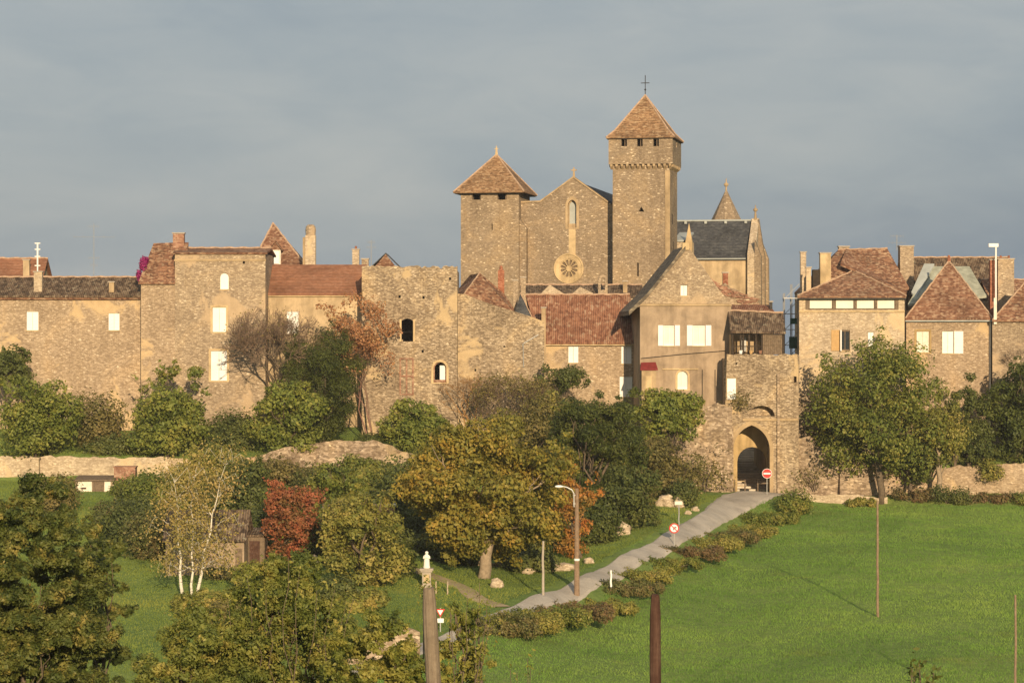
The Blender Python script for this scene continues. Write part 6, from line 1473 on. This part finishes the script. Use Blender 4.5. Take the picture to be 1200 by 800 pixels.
vs = b.v; b.v = [(x * (1 + .07 * math.sin(math.atan2(y, x) * 9) * (1 if z < .6 * H else 0)), y * (1 + .07 * math.sin(math.atan2(y, x) * 9) * (1 if z < .6 * H else 0)), z) for x, y, z in vs]
for s in (-1, 1):
    b.tube([(s * .15 * H, 0, .72 * H), (s * .17 * H, -.06 * H, .58 * H), (s * .03 * H, -.17 * H, .63 * H), (0, -.18 * H, .67 * H)], [.055 * H, .055 * H, .04 * H, .02 * H], 8)
b.lathe([(.055 * H, .86 * H), (.068 * H, .9 * H), (.05 * H, .95 * H)], (0, -.045 * H, 0), 10)
b.build('figure', M['statue'], st_, True)

# street lamp
def lamp():
    D = 180; X = X_(676, D); zb = Z_(689, D); h = (689 - 572) / FOC * D
    t = thing('street_lamp', 'tall brown street lamp post with curved pale arm over the big autumn tree', 'street lamp', (X, D, zb))
    b = MB().tube([(0, 0, -.6), (0, 0, h)], [.21, .13], 10); b.build('post', M['pole_wood'], t)
    MB().tube([(0, 0, 1.95), (0, 0, 2.1)], .2, 10).build('band', M['sign_white'], t)
    a = MB().tube([(-.2, -.05, h - 1.3), (-.21, -.05, h - .35), (-.35, -.05, h - .1), (-.7, -.05, h + .08), (-1.1, -.05, h + .16)], .055, 8).build('arm', M['metal'], t)
    MB().lathe([(.06, -.08), (.15, -.02), (.13, .06), (.05, .1)], (-1.25, -.05, h + .13), 10, 2.0, .8).build('lamp_head', M['white'], t)
    for z in (h - 1.1, h - .5): MB().box(-.26, .0, -.08, .02, z, z + .07).build('clamp', M['metal'], t)
lamp()
def pole(px, D, y0, y1, r, label, mat='pole_wood', name='wooden_pole', lean=0, cat='pole'):
    X = X_(px, D); zg = gz(X, D); zb = Z_(y1, D) if y1 else zg; zt = Z_(y0, D)
    t = thing(name, label, cat, (X, D, zb)); h = zt - zb
    b = MB(); n = 8; pts = [(lean * (i / n) + random.uniform(-.3, .3) * r, 0, -.5 + (h + .5) * i / n) for i in range(n + 1)]
    b.tube(pts, [r * (1.1 - .25 * i / n) for i in range(n + 1)], 9)
    b.build('post', M[mat], t)
    MB().lathe([(r * .9, 0), (r * .6, r * .3)], (lean, 0, h + .001), 9).build('pole_top', M[mat], t)
    return t
pole(1028.5, 177, 587, None, .085, 'tall thin wooden pole standing alone in the meadow')
pole(1190, 140, 697, None, .07, 'thin wooden stake at the right edge of the meadow')
pole(636.5, 176.5, 634, 698, .09, 'thin grey post beside the lane left of the street lamp', 'concrete')
for i, (px, y0, y1, lb) in enumerate(((511, 681, 693, 'tiny pale stake just right of the statue pedestal'), (524.5, 681, 692, 'tiny pale stake second from the statue pedestal'))): pole(px, 176, y0, y1, .05, lb, 'stone_pale', 'stake', cat='stake')
# near posts
def rough_post(px, D, y0, w, label, mat, name, lean=0, ptop=0):
    X = X_(px, D); zg = gz(X, D); h = Z_(y0, D) - zg; t = thing(name, label, 'post', (X, D, zg)); b = MB(); vs = []; n = 14; k = 12; r = w / 2
    random.seed(int(px))
    for i in range(n + 1):
        z = -.4 + (h + .4) * i / n; c = lean * (z / h)
        for j in range(k):
            a = 2 * math.pi * j / k; rr = r * (1.12 - .3 * i / n) * (1 + .10 * noise.noise(Vector((math.cos(a), math.sin(a), z * 1.3)))) * (1 if i < n else .82)
            vs.append((c + rr * math.cos(a), rr * math.sin(a), z + (random.uniform(-.012, .012) if i == n else 0)))
    b.add(vs, [(i * k + j, i * k + (j + 1) % k, (i + 1) * k + (j + 1) % k, (i + 1) * k + j) for i in range(n) for j in range(k)] + [tuple(n * k + j for j in range(k))])
    b.build('post', M[mat], t); return t
t = rough_post(768, 24, 697, .118, 'dark reddish brown fence post standing close at the bottom', 'rust', 'fence_post')
t = rough_post(517, 24.5, 689, .16, 'grey brown leaning fence post close at the bottom beside the yellow crown', 'grey_wood', 'fence_post', lean=-.12)
# tuft of dry leaves caught on the leaning post
r_ = thing('dry_tuft', 'yellow dry leafy tuft around the top of the leaning post', 'plant', (X_(496, 24.7), 24.7, Z_(700, 24.7)))
n = 240; p = RNG.normal(size=(n, 3)) * np.array([.05, .03, .06]) + np.array([X_(502, 24.7), 24.65, Z_(692, 24.7)]); leaf_mesh('leaves', p, RNG.normal(size=(n, 3)), .018 * RNG.uniform(.6, 1.4, n), L['foreyel'], r_, .4, r_.location)
MB().tube([(0, .05, -.6), (0, .05, .02)], .006, 5).build('stems', M['bark'], r_)

# signs
def disc(mb, c, r, y, n=28, t=.03):
    cx, cz = c; mb.panel([(cx + r * math.cos(2 * math.pi * i / n), cz + r * math.sin(2 * math.pi * i / n)) for i in range(n)], [], y, y + t)
def sign_post(px, D, yc, yb, label, kind, r=.3, top=None):
    X = X_(px, D); zb = Z_(yb, D); zc = Z_(yc, D) - zb; t = thing('road_sign', label, 'road sign', (X, D, zb))
    MB().tube([(0, .05, -.4), (0, .05, (Z_(top, D) - zb) if top else zc + r)], .04, 8).build('post', M['metal'], t)
    if kind == 'noentry':
        b = MB(); disc(b, (0, zc), r, -.04); o = b.build('sign_plate', M['sign_red'], t)
        MB().panel(rloop((-r * .72, r * .72, zc - r * .16, zc + r * .16)), [], -.05, -.043).build('white_bar', M['sign_white'], o)
        b = MB(); ring(b, 0, zc, r * .93, r, -.05, -.043, 28); b.build('rim', M['sign_white'], o)
    elif kind == 'noturn':
        b = MB(); disc(b, (0, zc), r, -.04); o = b.build('sign_plate', M['sign_white'], t)
        b = MB(); ring(b, 0, zc, r * .76, r, -.05, -.043, 28); b.build('red_ring', M['sign_red'], o)
        b = MB(); k = .2; b.panel([(-r * .5, zc + r * .62), (-r * .62, zc + r * .48), (r * .5, zc - r * .62), (r * .62, zc - r * .48)], [], -.056, -.0505); b.build('red_bar', M['sign_red'], o)
        b = MB(); b.panel([(-.07, zc - .16), (.0, zc - .16), (.0, zc + .02), (.12, zc + .02), (.12, zc - .05), (.2, zc + .055), (.12, zc + .16), (.12, zc + .09), (-.07, zc + .09)], [], -.049, -.0425); b.build('arrow', M['iron'], o)
    else:
        b = MB(); tri = [(-r, zc + r * .8), (0, zc - r * .95), (r, zc + r * .8)]; b.panel(tri, [], -.04, -.01); o = b.build('sign_plate', M['sign_red'], t)
        b = MB(); b.panel(loop_inset(tri, .62), [], -.05, -.043); b.build('white_field', M['sign_white'], o)
        MB().box(-r * .72, r * .72, -.04, -.01, zc - r * 2.1, zc - r * 1.2).build('small_plate', M['sign_white'], t)
    return t
sign_post(898.8, 241.5, 554.5, 577, 'red no entry sign with white bar at the right side of the archway', 'noentry', .46)
sign_post(790, 204, 618.5, 640, 'round white no turning sign with red ring and slash beside the lane', 'noturn', .40)
sign_post(516, 163, 717.5, 752, 'give way triangle sign with small white plate under it near the leaning post', 'yield', .30)
# grey post with small white lantern above the sign
t = pole(795.5, 214, 586, 622, .06, 'thin grey post with small pale box on the bank above the round sign', 'metal')
MB().box(-.35, .3, -.1, .1, 2.2, 2.5).build('box', M['white_old'], t)
# white marker
t = pole(716, 181.5, 668, 679, .07, 'short white marker post at the lane edge right of the street lamp', 'sign_white', 'marker_post', cat='marker')
# barrier rails at the gate
t = thing('barrier', 'low metal barrier with posts at the foot of the stepped street', 'barrier', (X_(876, 244), 244, gz(X_(876, 244), 244)))
for pxx in (861, 873, 888): MB().tube([(X_(pxx, 244) - t.location.x, 0, -.2), (X_(pxx, 244) - t.location.x, 0, 1.15)], .07, 6).build('post', M['wood'], t)
for z in (1.0, .55): MB().tube([(X_(861, 244) - t.location.x, 0, z), (X_(873, 244) - t.location.x, 0, z)], .05, 6).build('rail', M['pale_dressed'], t)
MB().box(X_(889, 244) - t.location.x, X_(900, 244) - t.location.x, -.03, .03, .75, .87).build('rail', M['wood'], t)

# rocks
def rock(px, py, D, w, h, label, seed=1, mat='stone_pale'):
    X = X_(px, D); zb = Z_(py, D); g_z = gz(X, D); t = thing('rock', label, 'rock', (X, D, g_z)); bm = bmesh.new(); bmesh.ops.create_icosphere(bm, subdivisions=3, radius=1)
    for v in bm.verts:
        n_ = noise.noise(v.co * 1.3 + Vector((seed, 0, 0))) * .35 + noise.noise(v.co * 3 + Vector((seed, 0, 0))) * .16; v.co *= 1 + n_
        v.co = Vector((v.co.x * w, v.co.y * w * .7, v.co.z * h + h * .45))
    me = bpy.data.meshes.new('stone'); bm.to_mesh(me); bm.free(); me.materials.append(M[mat]); o = bpy.data.objects.new('stone', me); COL.objects.link(o); o.parent = t; return t
for i, (px, py, D, w, h, lb) in enumerate(((729, 627, 209, .65, .7, 'tall pale block on the grass bank right of the dark tree'), (660, 662, 190, .9, .45, 'wide pale rock left of the street lamp'), (690, 648, 193, .4, .3, 'small pale rock just right of the street lamp'),
    (582, 684, 181, .45, .45, 'square pale stone beside the big autumn trunk'), (780, 586, 226, .8, .7, 'pale rubble heap left of the lane near the gate'), (795, 584, 226, .5, .6, 'smaller pale rubble right of the heap near the gate'),
    (815, 590, 224, .35, .25, 'small boulder on the verge just below the gate'), (806, 595, 221, .3, .22, 'smallest boulder on the verge below the gate'), (370, 645, 186, .35, .6, 'pale stone showing at the right foot of the red tree'), (620, 668, 189, .45, .3, 'low stone in the grass between trunk and grey post'))):
    rock(px, py, D, w, h, lb, i + 1, 'stone_pale')
rough_wall('low_wall', 'low ruined stone edging at the bottom beneath the olive conical tree', 152.5, [(385, 770), (420, 757), (450, 745), (480, 737), (492, 736)], 'stone_rough', .5, .12)
rough_wall('low_wall', 'dark low stone wall on the lawn behind statue and big autumn trunk', 192, [(478, 655), (540, 655), (600, 660), (650, 655)], 'stone_rough', .5, .12)

# ------------------------------------------------------------------ grass blades on meadow and lawns (nobody could count them)
def blades(name, n, region, hgt, wid, mat):
    X = RNG.uniform(region[0], region[1], n); Y = region[2] + (region[3] - region[2]) * RNG.random(n)
    px = 600 + FOC * X / Y
    keep = (px > -60) & (px < 1260)
    # keep off road, walls and village
    rp2 = np.array([(p.x, p.y) for p in rp_]); 
    X, Y = X[keep], Y[keep]; dmin = np.full(len(X), 1e9)
    for (a, b_) in rp2[::3]: dmin = np.minimum(dmin, (X - a) ** 2 + (Y - b_) ** 2)
    px = 600 + FOC * X / Y
    lim = np.interp(px, [-60, 440, 620, 640, 800, 830, 905, 930, 1260], [248, 248, 247, 244, 243, 240, 238, 243, 243.2])
    tw = (px < 480) & (np.abs(Y - 237.5) < .6)
    keep = (dmin > 1.9 ** 2) & (Y < lim) & ~tw; X, Y = X[keep], Y[keep]; n = len(X); Z = gzv(X, Y)
    a = RNG.uniform(0, 6.283, n); h = hgt * RNG.uniform(.5, 1.3, n) * (1 + .35 * np.sin(X * .5 + 2 * np.sin(Y * .3)) * np.sin(Y * .7)); w = wid * RNG.uniform(.6, 1.4, n)
    lx, ly = RNG.normal(size=n) * h * .45, RNG.normal(size=n) * h * .45
    v = np.stack([np.stack([X - np.cos(a) * w, Y - np.sin(a) * w, Z - .03], 1), np.stack([X + np.cos(a) * w, Y + np.sin(a) * w, Z - .03], 1), np.stack([X + lx, Y + ly, Z + h], 1)], 1).reshape(-1, 3)
    me = bpy.data.meshes.new(name); me.vertices.add(3 * n); me.vertices.foreach_set('co', v.ravel().astype(np.float32)); me.loops.add(3 * n); me.loops.foreach_set('vertex_index', np.arange(3 * n, dtype=np.int32))
    me.polygons.add(n); me.polygons.foreach_set('loop_start', np.arange(0, 3 * n, 3, dtype=np.int32)); me.update(calc_edges=True); me.materials.append(mat)
    o = bpy.data.objects.new(name, me); COL.objects.link(o); tag(o, 'short green grass covering the meadow and lawns', 'grass', kind='stuff'); return o
def blade_mat():
    m = bpy.data.materials.new('grass_blades'); m.use_nodes = True; nt = m.node_tree; nt.nodes.clear(); out = N(nt, 'ShaderNodeOutputMaterial'); w = coords(nt)
    a = tnoise(nt, w, .06, 6, .65, .6); f_ = tnoise(nt, w, 1.1, 7, .75)
    col = ramp(nt, [(.32, (.12, .215, .05)), (.5, (.185, .31, .066)), (.68, (.28, .39, .092))], a)  # large tone patches, spread widened to paint sunlit bands into the grass
    col = mixc(nt, .75, col, ramp(nt, [(.3, (.62, .66, .62)), (.5, (1, 1, 1)), (.72, (1.35, 1.22, 1.12))], f_), 'MULTIPLY')
    dr = tnoise(nt, w, .19, 7, .7, .3); col = mixc(nt, M2(nt, 'MULTIPLY', ramp(nt, [(.56, (0, 0, 0)), (.72, (1, 1, 1))], dr), .4), col, (.25, .23, .075))
    sx = N(nt, 'ShaderNodeSeparateXYZ'); nt.links.new(w, sx.inputs[0])      # mown lawns left of the lane are drier than the meadow
    side = M2(nt, 'ADD', M2(nt, 'MULTIPLY_ADD', sx.outputs[1], .33, -57.1), M2(nt, 'MULTIPLY', sx.outputs[0], -1.0))
    col = mixc(nt, ramp(nt, [(.45, (0, 0, 0)), (.55, (1, 1, 1))], M2(nt, 'MULTIPLY_ADD', side, .2, .5)), col, mixc(nt, 1.0, col, (1.12, .84, .9), 'MULTIPLY'))
    d = N(nt, 'ShaderNodeBsdfDiffuse'); t_ = N(nt, 'ShaderNodeBsdfTranslucent'); mx_ = N(nt, 'ShaderNodeMixShader'); mx_.inputs[0].default_value = .35
    nt.links.new(col, d.inputs[0]); nt.links.new(mixc(nt, 1.0, col, (1.15, 1.25, .7), 'MULTIPLY'), t_.inputs[0]); nt.links.new(d.outputs[0], mx_.inputs[1]); nt.links.new(t_.outputs[0], mx_.inputs[2]); nt.links.new(mx_.outputs[0], out.inputs[0]); return m
blades('grass', 600000, (-50, 52, 140, 248), .12, .032, blade_mat())

# a few more garden shrubs that hide the slope
for i, (px, D, w, h, lf, lb) in enumerate(((205, 226, 60, 30, 'brown', 'brown thicket above the top of the birch'), (130, 205, 50, 34, 'hedge', 'low brownish bush left of the dark round bush'), (165, 203, 60, 50, 'dark', 'dark bush behind the two round lawn bushes'),
    (60, 215, 70, 50, 'brown', 'dry leafless looking bush behind the lower left corner tree'), (300, 196, 50, 50, 'dark', 'dark bush left behind the red tree'), (460, 190, 50, 44, 'dark', 'dark bush between conical tree and statue'), (240, 171, 70, 26, 'olive', 'rough low bush at the foot of the birch trunks'),
    (640, 222, 90, 60, 'brown', 'brownish bush between the orange tree and the tall dark tree'), (705, 240, 90, 50, 'olive', 'olive bush crown below the small window of the red tiled house'), (745, 224, 50, 44, 'brown', 'brown bush behind the low tree at the lane edge'))):
    shrub('wild_shrub', lb, 'shrub', px, D, w, h, lf, 5200, .12, 160 + i, 9)

for i, (px, D, w, h, lf, lb) in enumerate(((300, 176, 60, 36, 'olive', 'olive bush right of the birch trunks in front of the outbuilding'), (345, 172, 70, 40, 'ash', 'green bush below the red tree on the lawn'), (390, 170, 60, 36, 'dark', 'dark low bush left in front of the conical tree'),
    (425, 168, 60, 26, 'olive', 'olive low bush at the foot of the conical tree'), (270, 166, 60, 36, 'brown', 'brown bush just below the birch trunks'), (465, 182, 40, 40, 'yew', 'slim dark bush touching the right side of the conical tree'), (330, 200, 60, 60, 'ash', 'leafy green bush filling the space above the red tree'),
    (385, 188, 50, 60, 'yew', 'upright dark bush between red tree and conical tree'), (500, 200, 60, 60, 'yew', 'dark bush left behind the statue'), (625, 190, 70, 30, 'dark', 'dark low growth under the right side of the big autumn tree'), (530, 192, 60, 26, 'dark', 'dark low growth under the left side of the big autumn tree'),
    (250, 212, 70, 56, 'yew', 'dark bush directly behind the birch crown'), (440, 222, 80, 50, 'olive', 'olive bush between garden wall and corrugated roof'), (370, 226, 70, 44, 'hedge', 'brownish bush below the middle of the crumbling wall'), (165, 219, 60, 34, 'hedge', 'brownish bush right beside the pale doored shed'),
    (700, 206, 60, 50, 'yew', 'dark bush at the foot of the tall dark tree'), (660, 212, 50, 60, 'yew', 'dark bush right behind the orange tree flank'))):
    shrub('wild_shrub', lb, 'shrub', px, D, w, h, lf, 5600, .12, 190 + i, 9)
